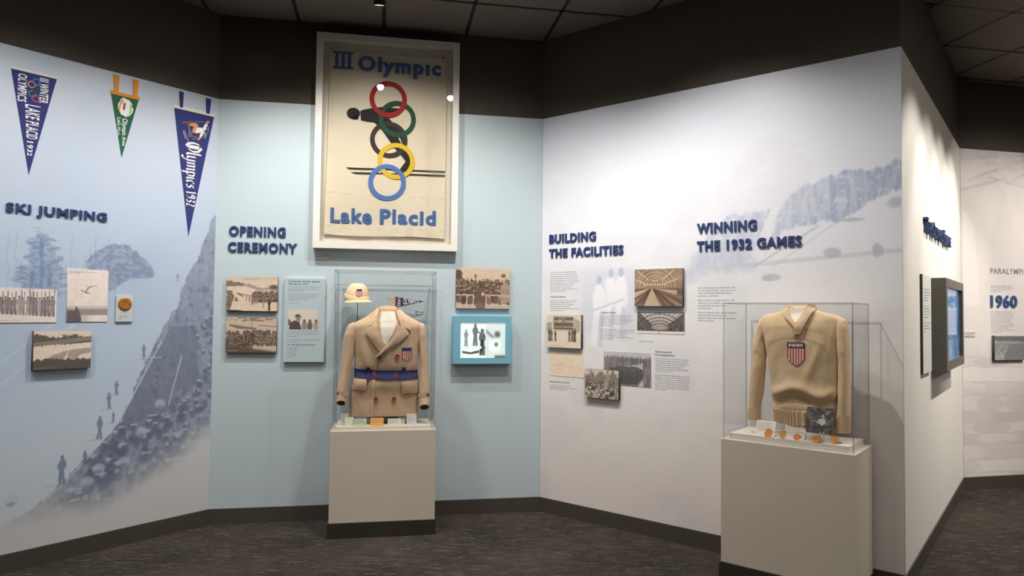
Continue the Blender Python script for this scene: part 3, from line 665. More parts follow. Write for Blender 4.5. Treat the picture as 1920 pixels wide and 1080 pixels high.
def ph_arena(X, Y):
    cx, cy = .62, .55; g = .35 + .3 * fbm(X, Y, .3, .3, 2); rr_ = np.hypot((X - cx), (Y - .5) * 1.1)
    for r_ in (.28, .36, .46, .58): g = mx(g, .68, ss(.02, .008, np.abs(rr_ - r_)) * (Y > .5))
    g = mx(g, .25, ss(.28, .26, rr_) * (Y > .5) * .2); g = mx(g, .5, ss(.26, .24, rr_) * (Y > .5))
    for q in ((.1, .95, .4, .72), (1.15, .95, .84, .72), (0, .72, .3, .62), (1.25, .72, .95, .62)): g = mx(g, .85, seg(X, Y, *q, .02) * .7)
    for i in range(9): g = mx(g, 1, ell(X, Y, .32 + i * .074, .58, .017, .03, .2))
    for i in range(3): g = mx(g, 1, ell(X, Y, .54 + i * .07, .68, .017, .025, .2))
    a = np.arctan2(X - .52, .5 - Y); m_ = (Y < .47)
    g = mx(g, .3, m_ * 1.); g = mx(g, .72, m_ * (np.sin(a * 26) > .2) * ss(.47, .1, Y) * .5); g = mx(g, .72, poly(X, Y, [(.28, 0), (.49, .47), (.53, .47), (.78, 0)])); g = mx(g, .75, poly(X, Y, [(0, .38), (.42, .47), (.45, .47), (0, .22)])); g = mx(g, .7, poly(X, Y, [(.6, .47), (1.25, .3), (1.25, .42)]))
    for i in range(8): g = mx(g, .18, seg(X, Y, .02 + i * .035, 0, .45 + .008 * i, .46, .006)); g = mx(g, .18, seg(X, Y, .8 + i * .06, 0, .55 + .01 * i, .46, .006))
    return sep(g, (58, 42, 34), (238, 212, 180))
def ph_roof(X, Y):
    g = np.full(X.shape, .3); cx, cy = 1.15, .15; rr_ = np.hypot((X - cx), (Y - cy) * 1.5)
    g = mx(g, .85, poly(X, Y, [(.15, .95), (.9, .3), (1.4, .3), (2.3, .95)]) * .85)
    for r_ in (.35, .5, .68, .9, 1.15): g = mx(g, .12, ss(.035, .012, np.abs(rr_ - r_)))
    for k in range(-6, 7): g = mx(g, .15, seg(X, Y, cx + k * .05, .32, cx + k * .28, 1.0, .012) * .7)
    g = mx(g, .25, ss(.02, -.02, Y - .34) * .8); g = crowd(X, Y, g, 0, .75, .12, .36, .035, 60, 3, .05, .6, .2); g = crowd(X, Y, g, 1.5, 2.36, .12, .36, .035, 60, 4, .05, .6, .2)
    g = mx(g, .62, ell(X, Y, cx, .3, .42, .12, .2)); g = mx(g, .95, ss(.15, .11, Y) * 1.)
    g = mx(g, .2, man(X, Y, 1.12, .0, .16)); return sep(g, (52, 46, 46), (232, 224, 216))
def ph_sign(X, Y):
    g = np.full(X.shape, .93); g = mx(g, .55, poly(X, Y, [(0, .75), (.18, .78), (.2, .5), (0, .48)]) * .8); g = mx(g, .6, poly(X + .03 * fbm(X, Y, .05, .05, 2), Y, [(.8, .6), (.95, .95), (1.24, .8), (1.24, .5), (.9, .42)]) * .8)
    g = mx(g, .8, poly(X, Y, [(.22, .97), (1.02, .97), (1.02, .5), (.22, .5)])); g = mx(g, .28, poly(X, Y, [(.27, .93), (.98, .93), (.98, .55), (.27, .55)])); g = mx(g, .7, poly(X, Y, [(.28, .5), (.3, .5), (.3, .3), (.28, .3)]))
    for x, h, c in ((.1, .36, .2), (.18, .34, .3), (.33, .3, .2), (.84, .34, .35), (.96, .36, .2), (1.04, .38, .15), (.92, .3, .5)): g = mx(g, c, man(X, Y, x, .2, h * 1.05))
    return sep(g, (66, 54, 46), (236, 222, 200))
def ph_plan(X, Y):
    g = np.full(X.shape, .88) + .05 * fbm(X, Y, .3, .3, 2)
    for q in ((.1, .8, .7, .5), (.1, .7, .7, .48), (.05, .48, 1.2, .46), (.05, .42, 1.2, .40), (.3, .3, .7, .25), (.7, .75, 1.2, .7), (.4, .92, .9, .92), (.1, .15, .5, .12), (.1, .9, .1, .4)): g = mx(g, .55, seg(X, Y, *q, .008) * .6)
    return sep(g, (130, 100, 80), (246, 228, 204))
def ph_bobsled(X, Y):
    w_ = (fbm(X, Y, .03, .15, 3) - .5); g = np.full(X.shape, .82); g = mx(g, .36, ss(.02, -.05, Y - (.86 + w_ * .2)) * (.5 + .5 * ss(.3, .6, fbm(X, Y, .025, .2, 4)))); g = mx(g, .85, poly(X, Y + w_ * .1, [(.55, .5), (1.33, .7), (1.33, .45), (.6, .42)]))
    for i in range(9): g = mx(g, .2, seg(X, Y, .7 + i * .075, .55, .72 + i * .075, .8, .006))
    g = mx(g, .2, poly(X, Y, [(.2, .5), (.5, .55), (1.1, .58), (1.33, .5), (1.33, .25), (1.1, .05), (.5, .03), (.2, .3)]) * (.75 + .25 * fbm(X, Y, .02, .02, 7)))
    g = mx(g, .45, ss(.6, .7, fbm(X, Y, .02, .015, 8)) * ss(.15, .1, np.abs(Y - .42)) * .8); g = mx(g, .85, poly(X, Y, [(1.15, 0), (1.33, .2), (1.33, 0)])); return sep(g, (52, 48, 52), (226, 222, 222))
def ph_workers(X, Y):
    g = np.full(X.shape, .88); g = mx(g, .3, ss(.02, -.03, Y - (.88 + (fbm(X, Y, .1, .2, 2) - .5) * .5)) * (.45 + .6 * fbm(X, Y, .04, .06, 3))); g = crowd(X, Y, g, .05, 1.2, .2, .6, .05, 40, 3, .1, .95, .8)
    g = mx(g, .92, ss(.5, .62, fbm(X, Y, .06, .08, 5)) * ss(.6, .2, Y) * .8)
    for q in ((.8, .35, .95, .9), (.85, .3, 1.02, .85), (.45, .1, .6, .5)): g = mx(g, .75, seg(X, Y, *q, .025) * .7)
    return sep(g, (60, 52, 48), (236, 224, 206))
def ph_portrait(X, Y):
    g = np.full(X.shape, .9); g = mx(g, .35, ell(X, Y, .02, .35, .12, .15, .3)); g = mx(g, .15, poly(X, Y, [(.05, 0), (.08, .3), (.3, .45), (.55, .35), (.65, 0)])); g = mx(g, .5, ell(X, Y, .48, .52, .11, .15)); g = mx(g, .25, ell(X, Y, .46, .68, .13, .08)); g = mx(g, .28, ell(X, Y, .46, .62, .18, .03))
    for x, c in ((.78, .5), (1.05, .3), (1.35, .6)): g = mx(g, c, ell(X, Y, x, .18, .13, .22, .2)); g = mx(g, .3, ell(X, Y, x, .42, .07, .08))
    return sep(g, (58, 52, 50), (232, 222, 208))
def ph_woodman(X, Y):
    g = .2 + .25 * ss(.45, .7, fbm(X, Y, .09, .06, 4)); g = mx(g, .9, ss(.62, .72, fbm(X, Y, .05, .04, 6)) * ss(.3, .9, Y) * .7); g = mx(g, .9, ss(.9, 1.0, X) * ss(.3, .5, Y)); g = mx(g, .9, ss(.24, .2, Y + X * .05))
    g = mx(g, .2, seg(X, Y, .44, .25, .46, .5, .05)); g = mx(g, .2, seg(X, Y, .55, .25, .52, .5, .05)); g = mx(g, .92, ell(X, Y, .49, .60, .085, .12)); g = mx(g, .88, seg(X, Y, .40, .68, .36, .55, .026)); g = mx(g, .88, seg(X, Y, .57, .68, .61, .55, .026)); g = mx(g, .8, seg(X, Y, .30, .60, .38, .55, .018)); g = mx(g, .75, ell(X, Y, .53, .79, .045, .06))
    g = mx(g, .7, seg(X, Y, .45, .12, .46, .25, .03)); g = mx(g, .7, seg(X, Y, .58, .12, .56, .25, .03)); return sep(g, (48, 44, 46), (232, 224, 212))
def ph_far(X, Y):
    g = np.full(X.shape, .62); g = mx(g, .3, ss(.75, .8, Y + (fbm(X, Y, .03, .2, 2) - .5) * .2)); g = mx(g, .85, ss(.95, 1, Y)); g = crowd(X, Y, g, .0, .8, .3, .75, .02, 160, 3, .3, .95, .3)
    g = mx(g, .42, poly(X, Y, [(.5, .2), (.75, .65), (1.5, .7), (1.5, 0), (.4, 0)])); g = mx(g, .8, seg(X, Y, .1, .5, .5, .0, .01)); return sep(g, (60, 58, 60), (222, 220, 218))
def ph_podium(X, Y):   # what the screen shows: athletes on a podium, its right half a blurred close-up
    g = np.full(X.shape, .93); g = mx(g, .7, ss(.95, 1, Y))
    for x, y, h, c in ((.16, .34, .46, .5), (.42, .36, .6, .35), (.62, .1, .72, .3)): g = mx(g, c, man(X, Y, x, y, h))
    g = mx(g, .35, seg(X, Y, .46, .74, .62, .68, .02)); g = mx(g, .1, seg(X, Y, .6, .12, .62, .48, .04)); g = mx(g, .9, poly(X, Y, [(.05, .3), (.6, .33), (.6, .26), (.05, .24)])); g = mx(g, .25, poly(X + .02 * fbm(X, Y, .03, .03, 2), Y, [(.06, .2), (.3, .16), (.55, .22), (.55, .14), (.3, .1), (.08, .13)]))
    g = mx(g, .3, seg(X, Y, .6, .1, .7, .3, .02)); gb = np.full(X.shape, .84); gb = mx(gb, .5, seg(X, Y, .7, .78, .95, .56, .04, .9)); gb = mx(gb, .3, ell(X, Y, 1.05, .66, .08, .09, .6)); gb = mx(gb, .95, ell(X, Y, .98, .35, .17, .2, .5)); gb = mx(gb, .35, ell(X, Y, 1.02, .38, .05, .06, .8)); gb = mx(gb, .3, ss(.12, .02, Y) * ss(.95, 1.0, X))
    g = np.where(X > .72, gb, g); return sep(g, (26, 36, 38), (224, 236, 234))
EDGE_D = mat('print_edge_dark', (70, 64, 60), .6); EDGE_W = mat('print_edge_white', (222, 214, 208), .6)
PHOTO = mat('photo_print', None, .5, spec=.3)
def photo(wl, u0, u1, z0, z1, fn, label, thick=.03, edge=None, res=None, caption=True, name='photo_print', d0=.0036, cap=None):
    w_, h = u1 - u0, z1 - z0; n = res or 125
    nu = int(n * min(w_ / h, 1.6)) + 2 if w_ > h else n; nz = n if w_ > h else int(n * h / w_)
    org = (wl, u0, d0, z0)
    o = sheet(name, org, np.linspace(u0, u1, nu), np.linspace(z0, z1, nz), d0 + thick, d0, lambda U, Z: fn((U - u0) / h, (Z - z0) / h) * (1 + .10 * (fbm(U, Z, .006, .006, 90, 2) - .5) + .05 * (fbm(U, Z, .03, .02, 91, 3) - .5))[..., None], [PHOTO, edge or EDGE_D])
    tag(o, label, 'photograph', 'photographs on the walls')
    if caption:
        c = cap or (u0 + w_ * .3, u1 - w_ * .04, z1 - h * .1, z1 - h * .03, 2)
        mb = MB(); lines_of_text(mb, c[0], c[1], c[2], c[3], c[4], d0 + thick + .0006, 3, (), .4)
        t = mb.build('caption_text', INKS, org, o); t['kind'] = 'stuff'
    return o
photo('A', -1.50, -.982, 1.411, 1.606, ph_skiers, 'wide black and white photograph of men in a row holding skis upright', .004, EDGE_W, cap=(-1.3, -1.05, 1.42, 1.427, 1))
photo('A', -.928, -.70, 1.414, 1.734, ph_jumper, 'tall pale photograph of a ski jumper in mid air', .004, EDGE_W, res=110, cap=(-.92, -.77, 1.706, 1.722, 2))
photo('A', -1.102, -.797, 1.134, 1.362, ph_stadium, 'sepia photograph of a snowy stadium below the row of skiers', .03, cap=(-1.095, -.9, 1.142, 1.149, 1))
photo('B', .090, .433, 1.490, 1.734, ph_parade, 'sepia photograph of athletes parading with a flag past a stand', .028)
photo('B', .092, .433, 1.196, 1.444, ph_crowd, 'sepia photograph of a packed crowd, below the parade picture', .028, cap=(.10, .25, 1.205, 1.215, 1))
photo('B', 1.707, 2.111, 1.526, 1.828, ph_oath, 'sepia photograph of officials and crowd behind a railing, above the small screen', .028, cap=(1.96, 2.1, 1.795, 1.805, 1))
photo('C', .820, 1.174, 1.552, 1.8035, ph_arena, 'brown photograph of an empty arena with long rows under an arched roof', .028, cap=(.83, 1.0, 1.557, 1.564, 1))
photo('C', .827, 1.1775, 1.365, 1.5125, ph_roof, 'black and white photograph of the arched arena full of spectators', .002, EDGE_W, caption=False)
o = photo('C', .0765, .3825, 1.242, 1.4855, ph_sign, 'sepia photograph of men standing before an OLYMPIC STADIUM sign', .028, cap=(.1, .34, 1.25, 1.258, 1))
LI = mat('ink_cream', (232, 222, 204), .7); sb = lambda m_: m_.build('sign_lettering', LI, ('C', .0765, .0036, 1.242), o)
mb = MB(); flat_text(mb, 'SITE OF', (.185, .245, 1.452, 1.461), .0325, .01); sb(mb); mb = MB(); flat_text(mb, 'OLYMPIC STADIUM', (.148, .312, 1.428, 1.446), .0325, .02); sb(mb); mb = MB(); flat_text(mb, 'Operated by LAKE PLACID', (.148, .312, 1.388, 1.401), .0325, .01)
sb(mb)
photo('C', .092, .396, 1.0275, 1.208, ph_plan, 'cream printed plan drawing of the ski jump hill', .002, EDGE_W, caption=False)
photo('C', .562, .935, .998, 1.232, ph_bobsled, 'grey photograph of a banked bobsled curve with trees', .002, EDGE_W, caption=False)
photo('C', .421, .698, .897, 1.099, ph_workers, 'sepia photograph of workers in the woods overlapping the bobsled curve', .028, d0=.006, cap=(.43, .62, 1.083, 1.09, 1))
photo('E', .318, .655, 1.125, 1.3405, ph_far, 'grey photograph of a crowded sports field under the numerals 1960', .03, cap=(.33, .5, 1.135, 1.142, 1))

# text panels, labels, medal card
PALEB = mat('panel_pale_blue', (180, 198, 204), .5); LABEL = mat('label_card', (206, 204, 196), .6)
org = ('B', .482, .0036, 1.129); t = thing('text_panel', org, 'tall pale blue text panel with a small portrait photograph', 'sign')
MB().box(.482, .762, .0036, .03, 1.129, 1.727).build('board', PALEB, org, t)
mb = MB()
for (a, b_, c, d_, n, g_) in ((.505, .735, 1.63, 1.672, 3, ()), (.505, .735, 1.565, 1.622, 4, ()), (.505, .735, 1.545, 1.556, 1, ()), (.505, .735, 1.305, 1.355, 3, ()), (.505, .735, 1.265, 1.295, 2, ()), (.505, .58, 1.16, 1.24, 5, ())): lines_of_text(mb, a, b_, c, d_, n, .0306, 4, g_, .4)
q = mb.build('body_text', INK, org, t); q['kind'] = 'stuff'
mb = MB(); flat_text(mb, 'III Olympic Winter Games', (.507, .725, 1.696, 1.712), .0306, .01); mb.build('heading_text', INKD, org, t); mb = MB(); flat_text(mb, 'February 4, 1932', (.507, .64, 1.677, 1.693), .0306, .01); mb.build('heading_text', INKD, org, t); mb = MB(); flat_text(mb, 'The 1932 Olympic Winter Games', (.505, .70, 1.245, 1.257), .0306, .01)
mb.build('heading_text', INKD, org, t)
sheet('portrait_photo', org, np.linspace(.510, .716, 150), np.linspace(1.362, 1.505, 105), .0308, .030, lambda U, Z: ph_portrait((U - .510) / .143, (Z - 1.362) / .143), [PHOTO, EDGE_W], t)
org = ('B', .683, .0036, 1.866); t = thing('label_card', org, 'small grey label under the left corner of the framed banner', 'label')
MB().box(.683, .787, .0036, .010, 1.866, 1.919).build('card', LABEL, org, t); mb = MB(); lines_of_text(mb, .692, .778, 1.875, 1.912, 4, .0106, 8); q = mb.build('label_text', INK, org, t); q['kind'] = 'stuff'
org = ('E', .03, .0036, 1.345); t = thing('label_card', org, 'small white label low on the far mural beside the white wall', 'label')
MB().box(.03, .138, .0036, .010, 1.33, 1.375).build('card', LABEL, org, t); mb = MB(); lines_of_text(mb, .038, .13, 1.338, 1.368, 3, .0106, 8); q = mb.build('label_text', INK, org, t); q['kind'] = 'stuff'
org = ('A', -.652, .0036, 1.414); t = thing('medal_card', org, 'grey card with a round bronze medal right of the ski jumper picture', 'display card')
MB().box(-.652, -.551, .0036, .014, 1.414, 1.576).build('card', mat('card_grey', (190, 198, 200), .55), org, t)
MB().disc(-.600, .0142, 1.526, .0415, .006, 36, 0, .35).build('medal', mat('bronze_medal', (196, 132, 66), .38, .65, noise=.25, nscale=60, bump=.8, bscale=90), org, t, True)
mb = MB(); lines_of_text(mb, -.63, -.565, 1.468, 1.478, 1, .0146, 2); lines_of_text(mb, -.635, -.58, 1.43, 1.455, 3, .0146, 3); q = mb.build('label_text', INK, org, t); q['kind'] = 'stuff'

# ------------------------------------------------------------------ small screen in a blue box, and the big monitor
org = ('B', 1.684, .0036, 1.117); t = thing('video_screen', org, 'light blue wall box with a small lit screen showing a podium', 'screen')
BLUEB = mat('blue_box_paint', (118, 178, 200), .45)
mb = MB(); u0, u1, z0, z1, d1 = 1.684, 2.121, 1.117, 1.470, .079
a0, a1, b0, b1 = 1.739, 2.075, 1.160, 1.423
mb.box(u0, a0, .0036, d1, z0, z1); mb.box(a1, u1, .0036, d1, z0, z1); mb.box(a0, a1, .0036, d1, z0, b0); mb.box(a0, a1, .0036, d1, b1, z1)
mb.build('housing', BLUEB, org, t)
q = sheet('screen', org, np.linspace(a0, a1, 200), np.linspace(b0, b1, 150), d1 - .006, .01, lambda U, Z: ph_podium((U - a0) / (b1 - b0), (Z - b0) / (b1 - b0)), [mat('lit_screen', None, .3, emis=.72), EDGE_D], t)
q['label'] = 'lit screen with a black and white podium picture'
org = ('D', 1.03, .0036, 1.143); t = thing('monitor', org, 'large grey framed monitor with a blue screen on the white wall', 'monitor')
MONF = mat('monitor_frame_grey', (88, 84, 76), .4, spec=.5)
u0, u1, z0, z1, d1 = 1.03, 2.09, 1.143, 1.758, .095; a0, a1, b0, b1 = 1.10, 2.02, 1.205, 1.70
mb = MB(); mb.box(u0, a0, .0036, d1, z0, z1); mb.box(a1, u1, .0036, d1, z0, z1); mb.box(a0, a1, .0036, d1, z0, b0); mb.box(a0, a1, .0036, d1, b1, z1); mb.box(a0, a1, .0036, .06, b0, b1)
mb.build('housing', MONF, org, t)
def scr(U, Z):
    A = np.zeros(U.shape + (3,)) + np.array([62, 108, 150]); A = mix(A, (96, 150, 190), ss(.4, .7, fbm(U, Z, .3, .3, 4)) * .7); A = mix(A, (30, 58, 96), ss(1.88, 2.0, U)); A = mix(A, (150, 190, 215), ss(.55, .7, fbm(U, Z, .06, .04, 5)) * ss(1.42, 1.25, Z) * .6)
    return A
q = sheet('screen', org, np.linspace(a0, a1, 90), np.linspace(b0, b1, 60), .075, .061, scr, [mat('monitor_glass', None, .06, emis=.45, spec=.8), EDGE_D], t); q['label'] = 'glossy blue lit screen'
org = ('D', .583, .0036, 1.15); t = thing('text_panel', org, 'white text panel with a black edge left of the big monitor', 'sign')
MB().box(.583, .94, .0036, .018, 1.15, 1.762).build('board', mat('black_board_edge', (40, 40, 38), .5), org, t)
MB().box(.585, .94, .0185, .0195, 1.15, 1.762).build('face', mat('panel_white_face', (222, 222, 214), .5), org, t)
mb = MB(); lines_of_text(mb, .62, .90, 1.40, 1.68, 16, .0201, 5, (5, 11)); q = mb.build('body_text', INK, org, t); q['kind'] = 'stuff'

# ------------------------------------------------------------------ pennants
FN = dict(small=mat('felt_ink', (42, 47, 76), .9, noise=.1, nscale=200), navy=mat('felt_navy', (42, 50, 108), .9, noise=.1, nscale=200, bump=.3, bscale=300), green=mat('felt_green', (26, 92, 66), .9, noise=.1, nscale=200, bump=.3, bscale=300),
          cream=mat('felt_cream', (222, 216, 204), .9), orange=mat('felt_orange', (222, 142, 44), .9), white=mat('flock_white', (226, 224, 222), .85), black=mat('print_black', (40, 42, 46), .8),
          red=mat('print_red', (196, 60, 74), .8), yel=mat('print_amber', (224, 150, 60), .8), grn=mat('print_green', (58, 138, 92), .8), blu=mat('print_blue', (60, 120, 190), .8), skin=mat('print_tan', (206, 140, 84), .8), lime=mat('print_lime', (150, 186, 96), .8), brown=mat('print_brown', (116, 76, 50), .8))
def nib(mb, strokes, place, w_, d, ang=40):
    vx, vy = math.cos(R(ang)) * w_ / 2, math.sin(R(ang)) * w_ / 2
    for st in strokes:
        for (x0, y0), (x1, y1) in zip(st, st[1:]):
            mb.flat([place(x0 - vx, y0 - vy), place(x0 + vx, y0 + vy), place(x1 + vx, y1 + vy), place(x1 - vx, y1 - vy)], d)
o1 = ('A', -1.15, .0036, 2.56); t = thing('pennant', o1, 'navy felt pennant reading III WINTER OLYMPICS LAKE PLACID 1932', 'pennant', 'pennants on the left mural')
MB().prism([(-1.251, 2.862), (-1.020, 2.862), (-1.147, 2.267)], .0037, .0057).build('felt', FN['navy'], o1, t)
MB().box(-1.253, -1.018, .0037, .0065, 2.862, 2.877).build('header_strip', FN['cream'], o1, t)
mb = MB(); flat_text(mb, 'III WINTER', (-1.108, -1.062, 2.700, 2.848), .0061, .02, down=True); flat_text(mb, 'OLYMPICS', (-1.217, -1.171, 2.684, 2.846), .0061, .02, down=True)
flat_text(mb, 'LAKE PLACID', (-1.178, -1.098, 2.478, 2.676), .0061, .015, down=True, taper=.3); flat_text(mb, '1932', (-1.163, -1.129, 2.378, 2.462), .0061, .02, down=True, taper=.3)
mb.build('lettering', FN['white'], o1, t)
for u, z, c in ((-1.123, 2.818, 'blu'), (-1.147, 2.796, 'yel'), (-1.122, 2.77, 'black'), (-1.143, 2.743, 'grn'), (-1.126, 2.719, 'red')): MB().ring(u, z, .015, .0205, .0062, 28).build('ring', FN[c], o1, t)
o2 = ('A', -.64, .0036, 2.7); t = thing('pennant', o2, 'small green felt pennant with orange header and straps', 'pennant', 'pennants on the left mural')
MB().prism([(-.717, 2.854), (-.549, 2.854), (-.643, 2.459)], .0037, .0057).build('felt', FN['green'], o2, t)
MB().box(-.722, -.542, .0037, .007, 2.852, 2.873).build('header_strip', FN['orange'], o2, t)
MB().prism([(-.706, 2.979), (-.671, 2.979), (-.676, 2.86), (-.698, 2.86)], .0071, .0085).build('strap', FN['orange'], o2, t); MB().prism([(-.589, 2.979), (-.553, 2.979), (-.561, 2.86), (-.583, 2.86)], .0071, .0085).build('strap', FN['orange'], o2, t)
r = random.Random(2); blob = [(-.63 + .046 * math.cos(a) * r.uniform(.88, 1.1), 2.785 + .058 * math.sin(a) * r.uniform(.9, 1.08)) for a in np.linspace(0, 2 * PI, 25)[:-1]]
MB().flat(blob, .0061).build('emblem', FN['white'], o2, t)
mb = MB(); mb.flat([(-.672, 2.77), (-.662, 2.81), (-.655, 2.80), (-.664, 2.745)], .0064); mb.flat([(-.66, 2.822), (-.648, 2.836), (-.64, 2.82), (-.66, 2.79)], .0064); mb.build('emblem_orange', FN['yel'], o2, t)
mb = MB(); mb.flat([(-.60, 2.825), (-.59, 2.80), (-.592, 2.76), (-.612, 2.735), (-.604, 2.76), (-.602, 2.79)], .0064); mb.flat([(-.622, 2.742), (-.605, 2.732), (-.62, 2.73)], .0064); mb.build('emblem_green', FN['lime'], o2, t)
MB().flat([(-.64, 2.815), (-.628, 2.81), (-.632, 2.765), (-.645, 2.77)], .0064).build('emblem_brown', FN['brown'], o2, t)
mb = MB(); flat_text(mb, 'Olympic Arena', (-.658, -.612, 2.535, 2.712), .0061, .02, down=True, taper=.45); flat_text(mb, 'Lake Placid', (-.676, -.654, 2.60, 2.712), .0061, .01, down=True, taper=.4); mb.build('lettering', FN['white'], o2, t)
o3 = ('A', -.19, .0036, 2.43); t = thing('pennant', o3, 'large navy felt pennant with navy straps reading Olympics 1932', 'pennant', 'pennants on the left mural')
MB().prism([(-.318, 2.857), (-.036, 2.857), (-.197, 1.996)], .0037, .0057).build('felt', FN['navy'], o3, t)
MB().box(-.321, -.033, .0037, .0065, 2.857, 2.879).build('header_strip', FN['cream'], o3, t)
MB().prism([(-.287, 2.978), (-.257, 2.978), (-.26, 2.87), (-.280, 2.87)], .0066, .008).build('strap', FN['navy'], o3, t); MB().prism([(-.100, 2.977), (-.060, 2.977), (-.071, 2.87), (-.094, 2.87)], .0066, .008).build('strap', FN['navy'], o3, t)
def pt3(x, y):      # artwork units of the big pennant's printed skier
    px, py = 300 + x / 8.308, 170 + y / 8.308; return (-.318 + (px - 326) / 265, 2.857 - ((py - 202) - .23 * (px - 326)) / 273)
def art(name, c, polys, d=.0062):
    for q in polys: MB().flat([pt3(*a) for a in q], d).build(name, FN[c], o3, t)
art('figure_trousers', 'skin', [[(430, 545), (470, 505), (540, 500), (590, 540), (580, 590), (545, 665), (505, 660), (495, 620), (520, 570), (500, 555)], [(700, 510), (735, 465), (768, 490), (735, 520)], [(610, 715), (640, 740), (600, 785), (580, 770)]])
art('figure_shirt', 'white', [[(570, 575), (650, 580), (690, 620), (665, 700), (640, 735), (610, 715), (630, 660), (560, 668), (545, 650)], [(660, 580), (700, 515), (738, 525), (712, 585), (725, 610), (690, 620)]], .0064)
art('figure_scarf', 'lime', [[(675, 645), (700, 650), (715, 700), (700, 765), (690, 700)]], .0066)
art('figure_ski', 'brown', [[(330, 490), (345, 482), (500, 470), (500, 482), (420, 515), (350, 512)], [(410, 515), (490, 485), (500, 500), (430, 530)]])
mb = MB()
for q in ([(440, 560), (460, 650)], [(355, 630), (395, 755)], [(370, 620), (440, 790)], [(590, 750), (690, 740), (740, 660), (748, 600), (725, 540)], [(540, 485), (690, 490)]):
    mb = MB()
    for a, b_ in zip(q, q[1:]): A_, B_ = pt3(*a), pt3(*b_); mb.flat([A_, B_, (B_[0] + .002, B_[1] + .0015), (A_[0] + .002, A_[1] + .0015)], .0063)
    mb.build('figure_outline', FN['white'], o3, t)
for x, y, c in ((460, 650, 'blu'), (468, 690, 'yel'), (500, 712, 'black'), (525, 742, 'grn'), (560, 740, 'red')): u, z = pt3(x, y); MB().ring(u, z, .009, .0125, .0066, 24).build('ring', FN[c], o3, t)
GL = {'O': (5.6, [[(.6, 3), (1, 5), (2.6, 6.2), (4.6, 5), (5, 3), (4.2, 1), (2.6, 0), (1.1, 1), (.6, 3)], [(2.2, 5.2), (2.2, .8)], [(3.1, 5.2), (3.1, .8)]]),
      'l': (1.7, [[(.5, 6.2), (.5, .8), (1.2, .2)]]), 'y': (3.3, [[(.4, 4), (.5, 1), (1.3, .3), (2.4, 1)], [(2.4, 4), (2.4, .4), (1.2, -1.8), (.2, -1.2)]]),
      'm': (4.9, [[(.2, 3.6), (.6, 3.9), (.6, .3)], [(.6, 3.2), (1.9, 4), (2.2, 3.4), (2.2, .3)], [(2.2, 3.2), (3.5, 4), (3.9, 3.4), (3.9, .6), (4.4, .2)]]),
      'p': (3.2, [[(.6, 4.2), (.6, -1.8)], [(.6, 3.4), (1.8, 4), (2.6, 3.2), (2.5, 1), (1.6, .2), (.6, .8)]]), 'i': (1.6, [[(.3, 3.6), (.6, 3.9), (.6, .8), (1.1, .2)], [(.5, 5.2), (.7, 5.4)]]),
      'c': (2.6, [[(2.2, 3.6), (1.5, 4), (.6, 3.1), (.6, 1.1), (1.3, .2), (2.2, .8)]]), 's': (2.5, [[(2.1, 3.6), (1.3, 4), (.5, 3.1), (2, 1.6), (1.7, .5), (1, .2), (.3, .6)]]), ' ': (1.6, []),
      '1': (2, [[(.4, 4.7), (1, 5.6), (1, .2)]]), '9': (2.9, [[(2.3, 4.4), (1.4, 5.5), (.5, 4.4), (1.2, 3), (2.3, 3.6)], [(2.3, 4.8), (2.2, 1.6), (.9, .2)]]), '3': (2.7, [[(.5, 5), (1.5, 5.5), (2, 4.3), (1, 3.2), (2.1, 2), (1.5, .4), (.5, .6)]]), '2': (2.6, [[(.5, 4.8), (1.4, 5.5), (2, 4.4), (.5, .4), (2.2, .4)]])}
mb = MB(); s_ = 'Olympics 1932'; tot = sum(GL[c][0] for c in s_); x = 0
for c in s_:
    def place(a, b_, x=x):
        tt = (x + a) / tot; k = 1.0 - .42 * tt; return (-.178 + .002 * 1 + (b_ - 3) * .0185 * k - .012 * tt, 2.652 - (tt * (1 - .14 * tt)) / .86 * .452)
    nib(mb, GL[c][1], place, 1.0 if c != 'O' else 1.05, .0063, 35); x += GL[c][0]
mb.build('lettering', FN['white'], o3, t)

# ------------------------------------------------------------------ framed banner
of = ('B', 1.19, .0036, 1.947); t = thing('framed_banner', of, 'tall white framed cream banner reading III Olympic Lake Placid with skier and rings', 'framed banner')
FRW = mat('frame_white_paint', (228, 224, 216), .45)
fu0, fu1, fz0, fz1, fd = .671, 1.706, 1.947, 3.510, .074; e_ = .047
mb = MB(); mb.box(fu0, fu0 + e_, .0036, fd, fz0, fz1); mb.box(fu1 - e_, fu1, .0036, fd, fz0, fz1); mb.box(fu0 + e_, fu1 - e_, .0036, fd, fz0, fz0 + e_); mb.box(fu0 + e_, fu1 - e_, .0036, fd, fz1 - e_, fz1)
mb.build('frame', FRW, of, t); MB().box(fu0 + e_, fu1 - e_, .0036, .012, fz0 + e_, fz1 - e_).build('backing_board', mat('backing_board', (224, 218, 206), .8), of, t)
GLZ = acrylic('picture_glazing', (.95, .95, .94), .05, .5, .015)
MB().box(fu0 + e_, fu1 - e_, fd - .008, fd - .005, fz0 + e_, fz1 - e_).build('glazing', GLZ, of, t)
def bl(U, Z):    # left and right edges wander a little
    return U
def bw(U, Z):
    k = ss(2.2, 2.03, Z); return .0022 * np.sin(U * 9 + 1.3 * Z * 3) + .0015 * np.sin(U * 23 + Z * 5) + k * .008 * (fbm(U, Z, .12, .05, 4) - .5) + .006 * k
def bcol(U, Z):
    A = np.zeros(U.shape + (3,)) + np.array([236, 224, 203]); A = mix(A, (242, 233, 215), ss(.4, .7, fbm(U, Z, .3, .4, 5)) * .6); A = mix(A, (208, 190, 164), ss(.62, .8, fbm(U, Z, .15, .5, 6)) * .3)
    for z in (2.105, 2.35): A = mix(A, (206, 190, 164), seg(U, Z + .004 * np.sin(U * 30), .7, z, 1.7, z - .01, .002) * .5)
    return A
